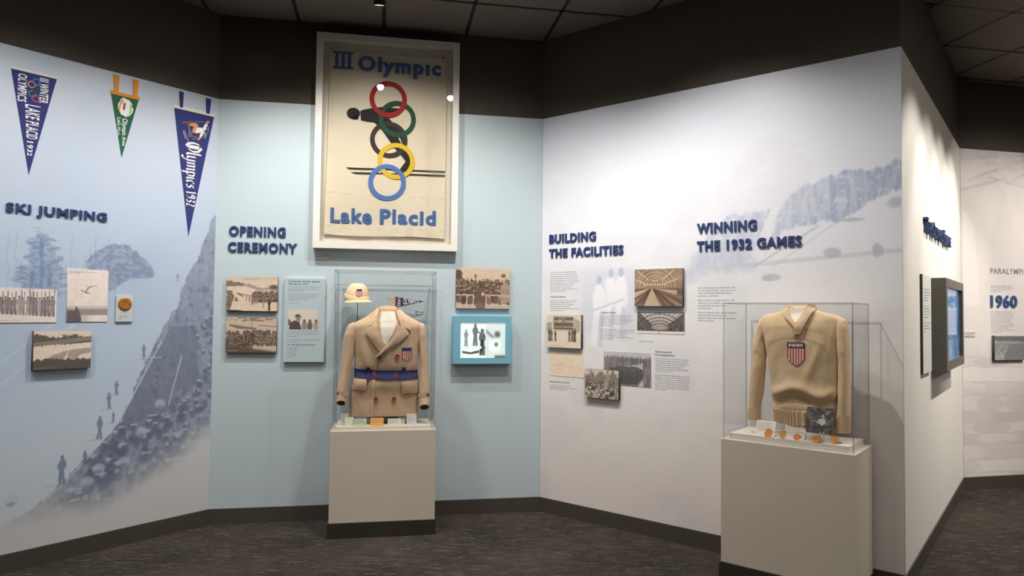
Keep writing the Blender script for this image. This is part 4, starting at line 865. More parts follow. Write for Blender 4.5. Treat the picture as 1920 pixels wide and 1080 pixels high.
# cloth as its own trapezoid: narrower at the top
zs = np.linspace(2.045, 3.396, 150); us = np.linspace(.745, 1.615, 110)
q = sheet('banner_cloth', of, us, zs, .024, .018, bcol, [mat('banner_cotton', None, .9, bump=.3, bscale=400), mat('banner_side', (220, 206, 182), .9)], t, bw)
me = q.data; co = np.zeros(len(me.vertices) * 3); me.vertices.foreach_get('co', co); co = co.reshape(-1, 3); kz = (co[:, 2] + 1.947 - 2.045) / 1.351
co[:, 0] = co[:, 0] + (kz * .022) * (co[:, 0] < -.0) * np.clip(-co[:, 0] / .445, 0, 1) - 0 * kz; co[:, 2] += np.where(kz < .2, .006 * np.sin(co[:, 0] * 7), 0) - .010 * (co[:, 0]) * (1 - np.clip(kz, 0, 1)) * 1.5
me.vertices.foreach_set('co', co.ravel()); me.update()
def ink(name, c, mb): return mb.build(name, c, of, t)
DB = .0300
BLUE = mat('banner_blue', (72, 112, 176), .85, noise=.08, nscale=40); BLK = mat('banner_black', (38, 38, 36), .85, noise=.1, nscale=30); BRNG = mat('banner_charcoal', (62, 54, 50), .85)
mb = MB()
for i in range(3):
    uc = .812 + i * .0445; mb.flat([(uc - .0125, 3.285), (uc + .0125, 3.285), (uc + .0125, 3.374), (uc - .0125, 3.374)], DB)
for z0_, z1_ in ((3.265, 3.281), (3.378, 3.394)): mb.flat([(.783, z0_), (.93, z0_), (.93, z1_), (.783, z1_)], DB)
for i in range(3):
    uc = .812 + i * .0445
    for s2, zz in ((1, 3.281), (-1, 3.378)): mb.flat([(uc - .02, zz), (uc + .02, zz), (uc + .0125, zz + s2 * .006), (uc - .0125, zz + s2 * .006)], DB)
ink('lettering', BLUE, mb); ink('lettering', BLUE, flat_text(MB(), 'Olymp\u0131c', (.963, 1.572, 3.228, 3.377), DB, .05)); ink('lettering', BLUE, flat_text(MB(), 'Lake', (.788, 1.082, 2.134, 2.246), DB, .035)); ink('lettering', BLUE, flat_text(MB(), 'Placid', (1.140, 1.549, 2.134, 2.248), DB, .04))
mb = MB(); mb.flat([(.891, 2.545), (.905, 2.536), (.925, 2.534), (1.612, 2.541), (1.612, 2.549), (.93, 2.543), (.91, 2.544)], DB); ink('ski', BLK, mb); mb = MB(); mb.flat([(.925, 2.514), (.945, 2.504), (.965, 2.502), (1.612, 2.511), (1.612, 2.520), (.965, 2.511), (.945, 2.511)], DB); ink('ski', BLK, mb)
body = [(.985, 2.962), (1.012, 2.976), (1.068, 2.989), (1.142, 3.003), (1.179, 3.008), (1.216, 3.0), (1.263, 2.999), (1.273, 2.987), (1.217, 2.972), (1.17, 2.964), (1.194, 2.922), (1.228, 2.881), (1.275, 2.855), (1.308, 2.819), (1.323, 2.777), (1.322, 2.719), (1.296, 2.732), (1.284, 2.765), (1.276, 2.793), (1.252, 2.821), (1.242, 2.839), (1.267, 2.773), (1.286, 2.736), (1.315, 2.719), (1.344, 2.682), (1.361, 2.625), (1.355, 2.563), (1.313, 2.516), (1.28, 2.549), (1.321, 2.609), (1.283, 2.66), (1.259, 2.677), (1.24, 2.705), (1.211, 2.742), (1.164, 2.806), (1.121, 2.856), (1.088, 2.883), (1.042, 2.886), (.991, 2.896)]
mb = MB(); mb.flat(body, DB + .0003); mb.flat([(.937 + .047 * math.cos(a), 2.943 + .041 * math.sin(a)) for a in np.linspace(0, 2 * PI, 29)[:-1]], DB + .0003); mb.flat([(.915, 2.915), (.925, 2.903), (.935, 2.905), (.942, 2.897), (.952, 2.902), (.968, 2.900), (.975, 2.91), (.978, 2.93), (.94, 2.93)], DB + .0003); ink('skier_figure', BLK, mb)
RR = [('ring', (1.195, 2.762), BRNG, .0004), ('ring', (1.254, 2.920), mat('banner_green', (34, 84, 62), .85), .0007), ('ring', (1.186, 3.063), mat('banner_red', (172, 38, 44), .85), .0010), ('ring', (1.251, 2.606), mat('banner_yellow', (232, 196, 46), .85), .0007), ('ring', (1.188, 2.445), mat('banner_ringblue', (84, 128, 200), .85), .0010)]
for nm, (u, z), mt_, k in RR: ink(nm, mt_, MB().ring(u, z, .102, .136, DB + .0003 + k, 72, .99))
for u in (.775, 1.585): ink('fixing_screw', mat('screw_grey', (110, 106, 100), .4, .6), MB().disc(u, .0300, 3.412 if u < 1 else 3.402, .007, .005, 14))

# ------------------------------------------------------------------ display cases
PED = mat('pedestal_paint', (204, 194, 180), .55, noise=.02, nscale=4); PTOP = mat('pedestal_deck', (226, 218, 206), .5); PBASE = mat('pedestal_base', (50, 45, 40), .5)
def pedestal(wl, u0, u1, d0, d1, h, label):
    org = (wl, (u0 + u1) / 2, (d0 + d1) / 2, 0); t = thing('pedestal', org, label, 'pedestal')
    MB().box(u0, u1, d0, d1, .1005, h).build('body', PED, org, t)
    MB().box(u0 - .008, u1 + .006, d0, d1 + .012, 0, .1).build('plinth_base', PBASE, org, t)
    return t
def vitrine(wl, u0, u1, d0, d1, z0, z1, label):
    org = (wl, (u0 + u1) / 2, (d0 + d1) / 2, z0); t = thing('display_case', org, label, 'display case'); k = .006
    z0 += .001
    for a in ((u0, u1, d1 - k, d1, z0, z1 - k), (u0, u1, d0, d0 + k, z0, z1 - k), (u0, u0 + k, d0 + k, d1 - k, z0, z1 - k), (u1 - k, u1, d0 + k, d1 - k, z0, z1 - k), (u0, u1, d0, d1, z1 - k, z1)):
        MB().box(*a).build('acrylic_panel', ACR, org, t)
    e = MB(); r_ = .0035
    for u in (u0, u1):
        for d in (d0, d1): e.box(u - r_ + .001, u + r_ - .001, d - r_ + .001, d + r_ - .001, z0, z1)
        e.box(u - r_ + .001, u + r_ - .001, d0, d1, z1 - .005, z1 + .001)
    for d in (d0, d1): e.box(u0, u1, d - r_ + .001, d + r_ - .001, z1 - .005, z1 + .001)
    e.build('edge_strip', ACE, org, t)
    return t
pedestal('B', .845, 1.540, .05, .445, .700, 'grey white pedestal under the overcoat case')
pedestal('C', 1.597, 2.304, .05, .426, .791, 'grey white pedestal under the sweater case')
vitrine('B', .856, 1.529, .062, .434, .700, 1.772, 'clear acrylic case over the beige overcoat and cap')
vitrine('C', 1.608, 2.293, .062, .415, .791, 1.568, 'clear acrylic case over the cream sweater')
DK = MB().box(.875, 1.510, .08, .40, .7005, .722).build('case_deck', PTOP, ('B', 1.19, .24, .7005)); tag(DK, 'low white deck board inside the overcoat case', 'display base')
DK = MB().box(1.635, 2.268, .085, .392, .7915, .825).build('case_deck', PTOP, ('C', 1.95, .24, .7915)); tag(DK, 'low white deck board inside the sweater case', 'display base')

# ------------------------------------------------------------------ garments
class Body:
    def __init__(s, rings, exp=2.6, fold=.006, seed=1, dc=.25, extra=None):
        s.extra = extra
        s.r = sorted(rings); s.exp = exp; s.fold = fold; s.seed = seed; s.dc = dc
    def at(s, z):
        zs = [r[0] for r in s.r]; f = lambda i: float(np.interp(z, zs, [r[i] for r in s.r])); return f(1), f(2), f(3)
    def front(s, u, z, sign=1):
        a, b, h = s.at(z); c = (a + b) / 2; w_ = (b - a) / 2; x = min(abs((u - c) / w_), 1)
        base = h * (1 - x ** s.exp) ** (1 / s.exp)
        U, Z = np.array([[u]]), np.array([[z]]); fo = s.fold * ((float(fbm(U, Z, .10, .22, s.seed)[0, 0]) - .5) * 2.4) * min(1, base / (h * .5))
        if s.extra and sign > 0: fo += s.extra(u, z) * min(1, base / (h * .6))
        return s.dc + sign * (base + fo)
    def mesh(s, n=96, dz=.012):
        mb = MB(); z0, z1 = s.r[0][0], s.r[-1][0]; rows = int((z1 - z0) / dz) + 1; zz = np.linspace(z0, z1, rows)
        for z in zz:
            a, b, h = s.at(z); c = (a + b) / 2; w_ = (b - a) / 2
            for k in range(n):
                th = 2 * PI * k / n; cx = math.copysign(abs(math.cos(th)) ** (2 / s.exp), math.cos(th)); sy = math.sin(th)
                u = c + w_ * cx; d = s.front(u, z, 1 if sy >= 0 else -1); mb.v.append((u, d, z))
        for i in range(rows - 1):
            for k in range(n):
                l = (k + 1) % n; mb.f.append((i * n + k, i * n + l, (i + 1) * n + l, (i + 1) * n + k)); mb.mi.append(0)
        mb.f.append(tuple(range((rows - 1) * n, rows * n))); mb.mi.append(0)
        mb.f.append(tuple(range(n))); mb.mi.append(0)
        return mb
def strip(body, L, Rr, off, th=.004, n=14, m_=6, bulge=0., fn=None):
    """quad patch between two polylines (u,z) lying 'off' proud of the garment front, th thick"""
    def res(P, n):
        P = np.array(P, float); s_ = np.r_[0, np.cumsum(np.hypot(*np.diff(P, axis=0).T))]; t = np.linspace(0, s_[-1], n); return np.stack([np.interp(t, s_, P[:, 0]), np.interp(t, s_, P[:, 1])], 1)
    A, B = res(L, n), res(Rr, n); V = []
    for lay in (0, 1):
        for i in range(n):
            for j in range(m_ + 1):
                q = j / m_; u, z = A[i] * (1 - q) + B[i] * q; d = body.front(u, z) + off + bulge * math.sin(PI * q) * math.sin(PI * (i + .5) / n)
                V.append((u, d + (th if lay else 0), z))
    k = n * (m_ + 1); F = []
    for lay in (0, 1):
        for i in range(n - 1):
            for j in range(m_): a = lay * k + i * (m_ + 1) + j; F.append((a, a + 1, a + m_ + 2, a + m_ + 1))
    def side(ids):
        for a, b_ in zip(ids, ids[1:]): F.append((a, b_, b_ + k, a + k))
    side([i * (m_ + 1) for i in range(n)]); side([i * (m_ + 1) + m_ for i in range(n)]); side(list(range(m_ + 1))); side([(n - 1) * (m_ + 1) + j for j in range(m_ + 1)])
    return MB().add(V, F)
def sleeve(rings, n=40, rib=None, dark=None, seed=1, tilt=0.):
    """rings (z, u0, u1, dc, h) top to bottom; open end at the bottom with an inner lining"""
    mb = MB(); rings = sorted(rings, reverse=True); zz = np.linspace(rings[0][0], rings[-1][0], int((rings[0][0] - rings[-1][0]) / .012))
    zs = [r[0] for r in rings][::-1]; g = lambda z, i: float(np.interp(z, zs, [r[i] for r in rings][::-1])); rows = len(zz)
    def ringv(z, sc_=1., zo=0):
        a, b, c, h = g(z, 1), g(z, 2), g(z, 3), g(z, 4); m_ = (a + b) / 2; w_ = (b - a) / 2 * sc_; out = []
        for k in range(n):
            th = 2 * PI * k / n; u = m_ + w_ * math.cos(th); dd = h * sc_ * math.sin(th)
            U, Z = np.array([[th * .1 + seed]]), np.array([[z]]); fo = (float(fbm(U, Z, .09, .14, seed)[0, 0]) - .5) * .012
            rb = (.0022 * math.cos(k * PI)) if (rib and z < rib) else 0
            tz = tilt * math.sin(th) * max(0, 1 - (z - zz[-1]) / .09)
            out.append((u + (fo + rb) * math.cos(th), c + dd + (fo + rb) * math.sin(th), z + zo + tz))
        return out
    for z in zz: mb.v += ringv(z)
    for i in range(rows - 1):
        for k in range(n): l = (k + 1) % n; mb.f.append((i * n + k, i * n + l, (i + 1) * n + l, (i + 1) * n + k)); mb.mi.append(0)
    mb.f.append(tuple(range(n))); mb.mi.append(0)
    b0 = len(mb.v); mb.v += ringv(zz[-1], .86); mb.v += ringv(zz[-1] + .05, .78)
    for k in range(n):
        l = (k + 1) % n; mb.f += [((rows - 1) * n + k, (rows - 1) * n + l, b0 + l, b0 + k), (b0 + k, b0 + l, b0 + n + l, b0 + n + k)]; mb.mi += [0, 1]
    mb.f.append(tuple(range(b0 + n, b0 + 2 * n))); mb.mi.append(1)
    return mb
WOOL = mat('coat_wool', (204, 175, 145), .95, noise=.07, nscale=130, bump=.3, bscale=700, sheen=.3, spec=.15); WOOLD = mat('coat_lining', (120, 96, 72), .95)
WOOLC = mat('coat_collar_wool', (216, 189, 156), .95, noise=.06, nscale=130, bump=.3, bscale=700, sheen=.3, spec=.15)
FORM = mat('display_form_white', (236, 230, 216), .6); SHR = mat('shield_red', (190, 52, 56), .85); SHW = mat('shield_white', (228, 216, 200), .85); SHN = mat('shield_navy', (40, 48, 92), .85)
METAL = mat('stand_metal', (120, 120, 118), .35, .8)
oc = ('B', 1.19, .25, .7225)
coat = thing('overcoat', oc, 'beige wool double breasted overcoat with blue belt and shield badge', 'coat')
CB = Body([(.778, .955, 1.432, .088), (.91, .953, 1.432, .094), (1.03, .975, 1.428, .096), (1.076, .986, 1.42, .092), (1.2, .985, 1.424, .105), (1.33, .972, 1.438, .105), (1.39, .962, 1.452, .098), (1.415, .975, 1.445, .088), (1.45, 1.045, 1.382, .074), (1.49, 1.10, 1.32, .062), (1.512, 1.13, 1.285, .055)], 2.5, .009, 3, .25, lambda u, z: .007 * math.sin((u - 1.0) * 60 + z * 14) * math.exp(-((z - 1.16) / .09) ** 2) * math.exp(-((u - 1.05) / .06) ** 2)
          + .006 * math.sin((u - 1.38) * 70 - z * 16) * math.exp(-((z - 1.14) / .07) ** 2) * math.exp(-((u - 1.38) / .05) ** 2) + .010 * math.exp(-((z - 1.0) / .05) ** 2) - .008 * math.exp(-((z - 1.075) / .03) ** 2))
CB.mesh().build('torso', WOOL, oc, coat, True)
sl = sleeve([(1.418, .965, 1.0, .25, .03), (1.40, .935, 1.005, .252, .05), (1.33, .912, .998, .26, .058), (1.205, .899, .985, .27, .056), (1.075, .890, .962, .285, .052), (.948, .874, .945, .31, .05), (.872, .873, .938, .33, .048)], seed=2, tilt=.022).build('sleeve', [WOOL, WOOLD], oc, coat, True)
sr = sleeve([(1.418, 1.42, 1.452, .25, .03), (1.40, 1.412, 1.47, .252, .05), (1.33, 1.418, 1.478, .26, .058), (1.25, 1.422, 1.486, .265, .057), (1.106, 1.432, 1.497, .285, .052), (.927, 1.43, 1.507, .315, .05), (.838, 1.432, 1.503, .34, .048)], seed=5, tilt=.024).build('sleeve', [WOOL, WOOLD], oc, coat, True)
# cuff straps with buttons
for (z, a, b, c, h, ub) in ((.94, .868, .948, .312, .054, .884), (.926, 1.423, 1.512, .316, .054, 1.487)):
    mb = MB(); n = 40; zb_ = (z - .014, z + .014)
    for zq in zb_:
        for k in range(n): th = 2 * PI * k / n; mb.v.append(((a + b) / 2 + (b - a) / 2 * math.cos(th), c + h * math.sin(th), zq - .006 * math.cos(th) * (1 if a < 1 else -1)))
    for k in range(n): l = (k + 1) % n; mb.f.append((k, l, n + l, n + k)); mb.mi.append(0)
    st = mb.build('cuff_strap', WOOL, oc, coat, True)
    dd = c + h * math.sqrt(max(0, 1 - ((ub - (a + b) / 2) / ((b - a) / 2)) ** 2))
    MB().disc(ub, dd - .002, z, .009, .006, 14).build('cuff_button', mat('button_brown', (120, 62, 38), .4), oc, st)
# back of the collar, collar leaves, lapels
mb = MB(); n = 30
for zq, s_, dz_ in ((1.475, 1.04, 0), (1.528, .98, 0), (1.537, .90, 0), (1.52, .84, 0), (1.47, .84, 0)):
    for k in range(n): th = PI * k / (n - 1); mb.v.append((1.208 + .078 * s_ * math.cos(th), .245 - .075 * s_ * math.sin(th) + .02, zq - .012 * abs(math.cos(th)) ** 3))
for i in range(4):
    for k in range(n - 1): mb.f.append((i * n + k, i * n + k + 1, (i + 1) * n + k + 1, (i + 1) * n + k)); mb.mi.append(0)
mb.build('collar_back', WOOLC, oc, coat, True)
strip(CB, [(1.130, 1.527), (1.108, 1.47), (1.088, 1.405)], [(1.152, 1.525), (1.138, 1.46), (1.137, 1.385)], .006, .008, 14, 5, .008).build('collar_leaf', WOOLC, oc, coat, True)
strip(CB, [(1.262, 1.525), (1.275, 1.46), (1.300, 1.395)], [(1.288, 1.52), (1.345, 1.465), (1.369, 1.366)], .008, .008, 14, 6, .008).build('collar_leaf', WOOLC, oc, coat, True)
strip(CB, [(1.088, 1.398), (1.060, 1.352), (1.100, 1.295), (1.151, 1.230), (1.170, 1.215)], [(1.137, 1.395), (1.138, 1.37), (1.158, 1.33), (1.180, 1.29), (1.195, 1.262)], .007, .007, 18, 6, .006).build('lapel', WOOL, oc, coat, True)
strip(CB, [(1.300, 1.405), (1.270, 1.365), (1.225, 1.30), (1.165, 1.225), (1.126, 1.184)], [(1.325, 1.385), (1.357, 1.348), (1.290, 1.285), (1.205, 1.232), (1.130, 1.172)], .010, .008, 20, 6, .007).build('lapel', WOOL, oc, coat, True)
# front edge, pockets, belt, buttons
strip(CB, [(1.126, 1.178), (1.113, 1.10), (1.108, 1.03), (1.102, .90), (1.100, .778)], [(1.150, 1.178), (1.137, 1.10), (1.132, 1.03), (1.126, .90), (1.124, .778)], -.002, .007, 30, 3).build('front_edge', WOOL, oc, coat, True)
strip(CB, [(.984, 1.037), (.970, .964)], [(1.076, 1.034), (1.067, .958)], .002, .010, 8, 8, .004).build('pocket_flap', WOOL, oc, coat, True)
strip(CB, [(1.306, 1.018), (1.314, .936)], [(1.424, 1.016), (1.420, .933)], .002, .010, 8, 8, .004).build('pocket_flap', WOOL, oc, coat, True)
BELT = mat('belt_blue', (36, 48, 98), .8, noise=.12, nscale=60)
bt = strip(CB, [(.988, 1.103), (.988, 1.046)], [(1.2, 1.092), (1.2, 1.034)], .006, .005, 6, 16).build('belt', BELT, oc, coat, True)
b2 = strip(CB, [(1.2, 1.092), (1.2, 1.034)], [(1.421, 1.092), (1.421, 1.032)], .0062, .005, 6, 16).build('belt_strap', BELT, oc, coat, True)
for u in (1.083, 1.322): strip(CB, [(u - .012, 1.115), (u - .012, 1.03)], [(u + .012, 1.113), (u + .012, 1.028)], .0112, .004, 8, 2).build('belt_loop', BELT, oc, coat, True)
BTN = mat('button_rust', (150, 66, 38), .4, noise=.2, nscale=90); BTR = mat('button_red', (206, 58, 38), .4)
for u, z in ((1.155, 1.180), (1.277, 1.190), (1.136, .899), (1.259, .897)): MB().disc(u, CB.front(u, z) + .004, z, .0145, .007, 20).build('button', BTN, oc, coat, True)
for u, z in ((1.123, 1.071), (1.265, 1.061), (1.405, 1.062)): MB().disc(u, CB.front(u, z) + .0112, z, .0135 if u < 1.4 else .008, .006, 20).build('belt_button', BTR, oc, coat, True)
def shield(body, u0, u1, z0, z1, off, org, parent, n=9, chief=.24):
    h = z1 - z0; w_ = u1 - u0; zc = z1 - chief * h
    def bot(x): q = abs(x - .5) * 2; return z0 + h * .34 * (q ** 1.7) + (0 if q < .98 else .02 * h)
    root = strip(body, [(u0, z1), (u0, zc)], [(u1, z1), (u1, zc)], off, .002, 4, 8).build('shield_badge', SHN, org, parent)
    wh = MB(); rd = MB()
    for i in range(n):
        xa, xb = i / n, (i + 1) / n; mb_ = rd if i % 2 == 0 else wh
        P = [(u0 + w_ * xa, zc), (u0 + w_ * xb, zc), (u0 + w_ * xb, bot(xb)), (u0 + w_ * xa, bot(xa))]
        v = [(a, body.front(a, b) + off + (.0015 if lay else 0), b) for lay in (0, 1) for a, b in P]
        mb_.add(v, [(0, 1, 2, 3), (4, 7, 6, 5), (0, 4, 5, 1), (1, 5, 6, 2), (2, 6, 7, 3), (3, 7, 4, 0)])
    rd.build('red_stripes', SHR, org, root); wh.build('white_stripes', SHW, org, root)
    return root
shield(CB, 1.307, 1.373, 1.157, 1.248, .003, oc, coat)
# shirt front of the white display form showing in the neck opening
ofm = ('B', 1.205, .25, .7225)
form = thing('display_form', ofm, 'white neck form and rod that carry the overcoat', 'display form')
mb = MB(); n = 40; rr_ = [(1.20, .028, .002), (1.30, .052, .002), (1.40, .058, .002), (1.46, .054, .004), (1.492, .052, .005), (1.500, .045, .0), (1.502, .02, -.01)]
strip(CB, [(1.166, 1.496), (1.157, 1.42), (1.163, 1.33), (1.188, 1.27)], [(1.252, 1.496), (1.268, 1.42), (1.246, 1.35), (1.200, 1.27)], .001, .004, 20, 8, .0).build('shirt_front', FORM, ofm, form, True)
for zq, s_ in ((1.40, 1), (1.485, 1), (1.497, .95), (1.501, .8)):
    for k in range(n): th = 2 * PI * k / n; mb.v.append((1.208 + .054 * s_ * math.cos(th), .262 + .052 * s_ * math.sin(th), zq))
for i in range(3):
    for k in range(n): l = (k + 1) % n; mb.f.append((i * n + k, i * n + l, (i + 1) * n + l, (i + 1) * n + k)); mb.mi.append(0)
mb.f.append(tuple(range(3 * n, 4 * n))); mb.mi.append(0); mb.f.append(tuple(range(n))); mb.mi.append(0)
mb.build('neck', FORM, ofm, form, True)
MB().tube([(1.205, .25, .728), (1.205, .25, 1.45)], .008, 12).build('rod', METAL, ofm, form, True)
MB().add(*(lambda n: ([(1.205 + .07 * math.cos(2 * PI * k / n), .25 + .05 * math.sin(2 * PI * k / n), z) for z in (.7225, .729) for k in range(n)], [tuple(range(n)), tuple(range(n, 2 * n))] + [(k, (k + 1) % n, n + (k + 1) % n, n + k) for k in range(n)]))(28)).build('base_plate', METAL, ofm, form)

# --- sweater
KNIT = mat('sweater_knit', (218, 190, 153), .95, noise=.05, nscale=130, bump=.35, bscale=650, sheen=.3, spec=.15); KNITD = mat('sweater_inside', (120, 98, 70), .95)
os_ = ('C', 1.99, .25, .8255)
sw = thing('sweater', os_, 'cream knitted V neck sweater with striped shield badge', 'sweater')
SB = Body([(.900, 1.850, 2.180, .075), (.965, 1.842, 2.187, .085), (.99, 1.836, 2.190, .094), (1.1, 1.830, 2.192, .098), (1.2, 1.818, 2.190, .098), (1.35, 1.795, 2.192, .098), (1.44, 1.774, 2.200, .088), (1.482, 1.770, 2.206, .072), (1.498, 1.785, 2.190, .062), (1.508, 1.815, 2.160, .058), (1.518, 1.87, 2.108, .054), (1.532, 1.90, 2.076, .052), (1.545, 1.925, 2.055, .048)], 2.7, .012, 9, .25, lambda u, z: .020 * math.exp(-((z - 1.085 - .018 * math.cos((u - 1.985) * 24)) / .030) ** 2) - .014 * math.exp(-((z - 1.035 - .018 * math.cos((u - 1.985) * 24)) / .022) ** 2)
          + .012 * math.exp(-(((u - 2.06) - (z - 1.2) * .35) / .022) ** 2) * (1.08 < z < 1.36) * math.sin(PI * min(1, max(0, (z - 1.08) / .28))))
SB.mesh().build('torso', KNIT, os_, sw, True)
# ribbed hem: vertical ribs around the bottom of the front and back
mb = MB(); nr = 64 * 2; Z_ = (.897, .975)
for z in Z_ + ((.979),):
    a, b, h = SB.at(min(z, .965)); c = (a + b) / 2; w_ = (b - a) / 2 + .003; h += .005
    for k in range(nr * 2):
        th = PI * k / nr; cx = math.copysign(abs(math.cos(th)) ** (2 / 2.7), math.cos(th)); x = min(abs(cx), 1)
        dd = (h + (.0042 if (k // 2) % 2 else -.002)) * (1 - x ** 2.7) ** (1 / 2.7) if z < .976 else (h - .006) * (1 - x ** 2.7) ** (1 / 2.7)
        mb.v.append((c + w_ * cx, .25 + math.copysign(dd, math.sin(th)), z))
n2 = nr * 2
for i in range(2):
    for k in range(n2): l = (k + 1) % n2; mb.f.append((i * n2 + k, i * n2 + l, (i + 1) * n2 + l, (i + 1) * n2 + k)); mb.mi.append(0)
mb.build('ribbed_hem', KNIT, os_, sw)
sleeve([(1.494, 1.79, 1.83, .25, .03), (1.48, 1.762, 1.825, .25, .045), (1.44, 1.742, 1.812, .255, .052), (1.346, 1.722, 1.800, .26, .055), (1.2, 1.714, 1.798, .27, .054), (1.05, 1.706, 1.785, .275, .05), (.98, 1.704, 1.772, .28, .044), (.9, 1.700, 1.770, .285, .044)], n=56, rib=.97, seed=3).build('sleeve', [KNIT, KNITD], os_, sw, True)
sleeve([(1.497, 2.15, 2.19, .25, .03), (1.478, 2.165, 2.225, .25, .045), (1.44, 2.175, 2.236, .255, .052), (1.346, 2.182, 2.243, .26, .055), (1.152, 2.188, 2.250, .27, .052), (1.02, 2.186, 2.250, .28, .048), (.96, 2.182, 2.248, .285, .044), (.88, 2.180, 2.246, .29, .044)], n=56, rib=.97, seed=6).build('sleeve', [KNIT, KNITD], os_, sw, True)
mb = MB(); n = 30
for zq, s_ in ((1.525, 1.08), (1.553, 1.0), (1.558, .92), (1.545, .86), (1.50, .86)):
    for k in range(n): th = PI * k / (n - 1); mb.v.append((1.990 + .078 * s_ * math.cos(th), .25 - .06 * s_ * math.sin(th), zq + .004 * abs(math.cos(th)) ** 2))
for i in range(4):
    for k in range(n - 1): mb.f.append((i * n + k, i * n + k + 1, (i + 1) * n + k + 1, (i + 1) * n + k)); mb.mi.append(0)
mb.build('collar_back', KNIT, os_, sw, True)
strip(SB, [(1.912, 1.560), (1.900, 1.53), (1.925, 1.49), (1.975, 1.440), (1.985, 1.43)], [(1.935, 1.562), (1.942, 1.537), (1.955, 1.50), (1.981, 1.459), (1.99, 1.45)], .004, .012, 16, 5, .006).build('collar_leaf', KNIT, os_, sw, True)
strip(SB, [(2.042, 1.562), (2.029, 1.541), (2.005, 1.49), (1.975, 1.42), (1.970, 1.398)], [(2.068, 1.560), (2.076, 1.535), (2.052, 1.49), (2.022, 1.42), (2.012, 1.398)], .009, .012, 18, 5, .006).build('collar_leaf', KNIT, os_, sw, True)
rt_ = shield(SB, 1.943, 2.037, 1.226, 1.352, .003, os_, sw, 13, .25)
mb = MB(); mb.box(1.951, 2.029, SB.front(1.99, 1.336) + .0045, SB.front(1.99, 1.336) + .006, 1.327, 1.345); mb.build('shield_band', SHW, os_, rt_)
for u in (1.966, 1.99, 2.014): MB().ring(u, 1.336, .005, .0085, SB.front(1.99, 1.336) + .0064, 20).build('shield_ring', mat('shield_ring_brown', (150, 110, 66), .8), os_, rt_)
ofm = ('C', 1.99, .25, .8255); form = thing('display_form', ofm, 'white neck form and rod that carry the sweater', 'display form')
mb = MB(); n = 40
for zq, s_ in ((1.47, 1), (1.538, 1), (1.546, .95), (1.549, .8)):
    for k in range(n): th = 2 * PI * k / n; mb.v.append((1.986 + .047 * s_ * math.cos(th), .258 + .045 * s_ * math.sin(th), zq))
for i in range(3):
    for k in range(n): l = (k + 1) % n; mb.f.append((i * n + k, i * n + l, (i + 1) * n + l, (i + 1) * n + k)); mb.mi.append(0)
mb.f.append(tuple(range(3 * n, 4 * n))); mb.mi.append(0); mb.f.append(tuple(range(n))); mb.mi.append(0)
mb.build('neck', FORM, ofm, form, True)
strip(SB, [(1.942, 1.535), (1.952, 1.50), (1.978, 1.46)], [(2.030, 1.535), (2.012, 1.50), (1.988, 1.46)], .001, .004, 10, 6).build('shirt_front', FORM, ofm, form, True)
MB().tube([(1.99, .25, .83), (1.99, .25, 1.50)], .008, 12).build('rod', METAL, ofm, form, True)
MB().add(*(lambda n: ([(1.99 + .07 * math.cos(2 * PI * k / n), .25 + .05 * math.sin(2 * PI * k / n), z) for z in (.8255, .832) for k in range(n)], [tuple(range(n)), tuple(range(n, 2 * n))] + [(k, (k + 1) % n, n + (k + 1) % n, n + k) for k in range(n)]))(28)).build('base_plate', METAL, ofm, form)

# --- cap on its rod, small pennant, eye shield
oh = ('B', .995, .12, 1.553); cap = thing('cap', oh, 'cream cloth cap with a small shield above the overcoat', 'cap')
CAPM = mat('cap_cloth', (236, 209, 168), .9, noise=.05, nscale=80, bump=.3, bscale=500)
mb = MB(); nr, n = 16, 48; cu, cd = .988, .150
for i in range(nr + 1):
    ph = PI / 2 * i / nr
    for k in range(n):
        th = 2 * PI * k / n; q = 1 + .018 * math.cos(6 * th) * math.cos(ph) + .02 * (float(vn(np.array([[th]]), np.array([[ph]]), .5, .4, 3)[0, 0]) - .5)
        rad = math.cos(ph) ** .62
        mb.v.append((cu + .083 * rad * q * math.cos(th) + .004 * math.sin(ph), cd + .078 * rad * q * math.sin(th), 1.578 + .117 * math.sin(ph) ** 1.05 * q))
for i in range(nr):
    for k in range(n): l = (k + 1) % n; mb.f.append((i * n + k, i * n + l, (i + 1) * n + l, (i + 1) * n + k)); mb.mi.append(0)
mb.f.append(tuple(range(n))); mb.mi.append(0)
mb.build('crown', CAPM, oh, cap, True)
mb = MB(); n = 48
for zq, s_ in ((1.574, 1.0), (1.576, 1.03), (1.604, 1.045), (1.609, 1.0)):
    for k in range(n): th = 2 * PI * k / n; mb.v.append((cu + .085 * s_ * math.cos(th), cd + .08 * s_ * math.sin(th), zq + .012 * math.cos(th * 1 + 2.4) + .004 * math.sin(3 * th)))
for i in range(3):
    for k in range(n): l = (k + 1) % n; mb.f.append((i * n + k, i * n + l, (i + 1) * n + l, (i + 1) * n + k)); mb.mi.append(0)
mb.build('ear_band', CAPM, oh, cap, True)
mb = MB(); n = 30                       # peak swings out to the front right
for lay in (0, 1):
    for q in range(5):
        for k in range(n):
            th = -.45 + (PI + .5) * k / (n - 1); s_ = 1 + q / 4 * .36 * max(0, math.sin((th + .45) / (PI + .5) * PI)) ** .6
            mb.v.append((cu + .084 * s_ * math.cos(th) + .012 * q / 4, cd + .080 * s_ * math.sin(th), 1.572 - .012 * q / 4 + .004 * math.cos(th) - (.004 if lay else 0)))
K = 5 * n
for lay in (0, 1):
    for q in range(4):
        for k in range(n - 1): a = lay * K + q * n + k; mb.f.append((a, a + 1, a + n + 1, a + n)); mb.mi.append(0)
for k in range(n - 1): a = 4 * n + k; mb.f.append((a, a + 1, a + 1 + K, a + K)); mb.mi.append(0)
mb.build('peak', CAPM, oh, cap, True)
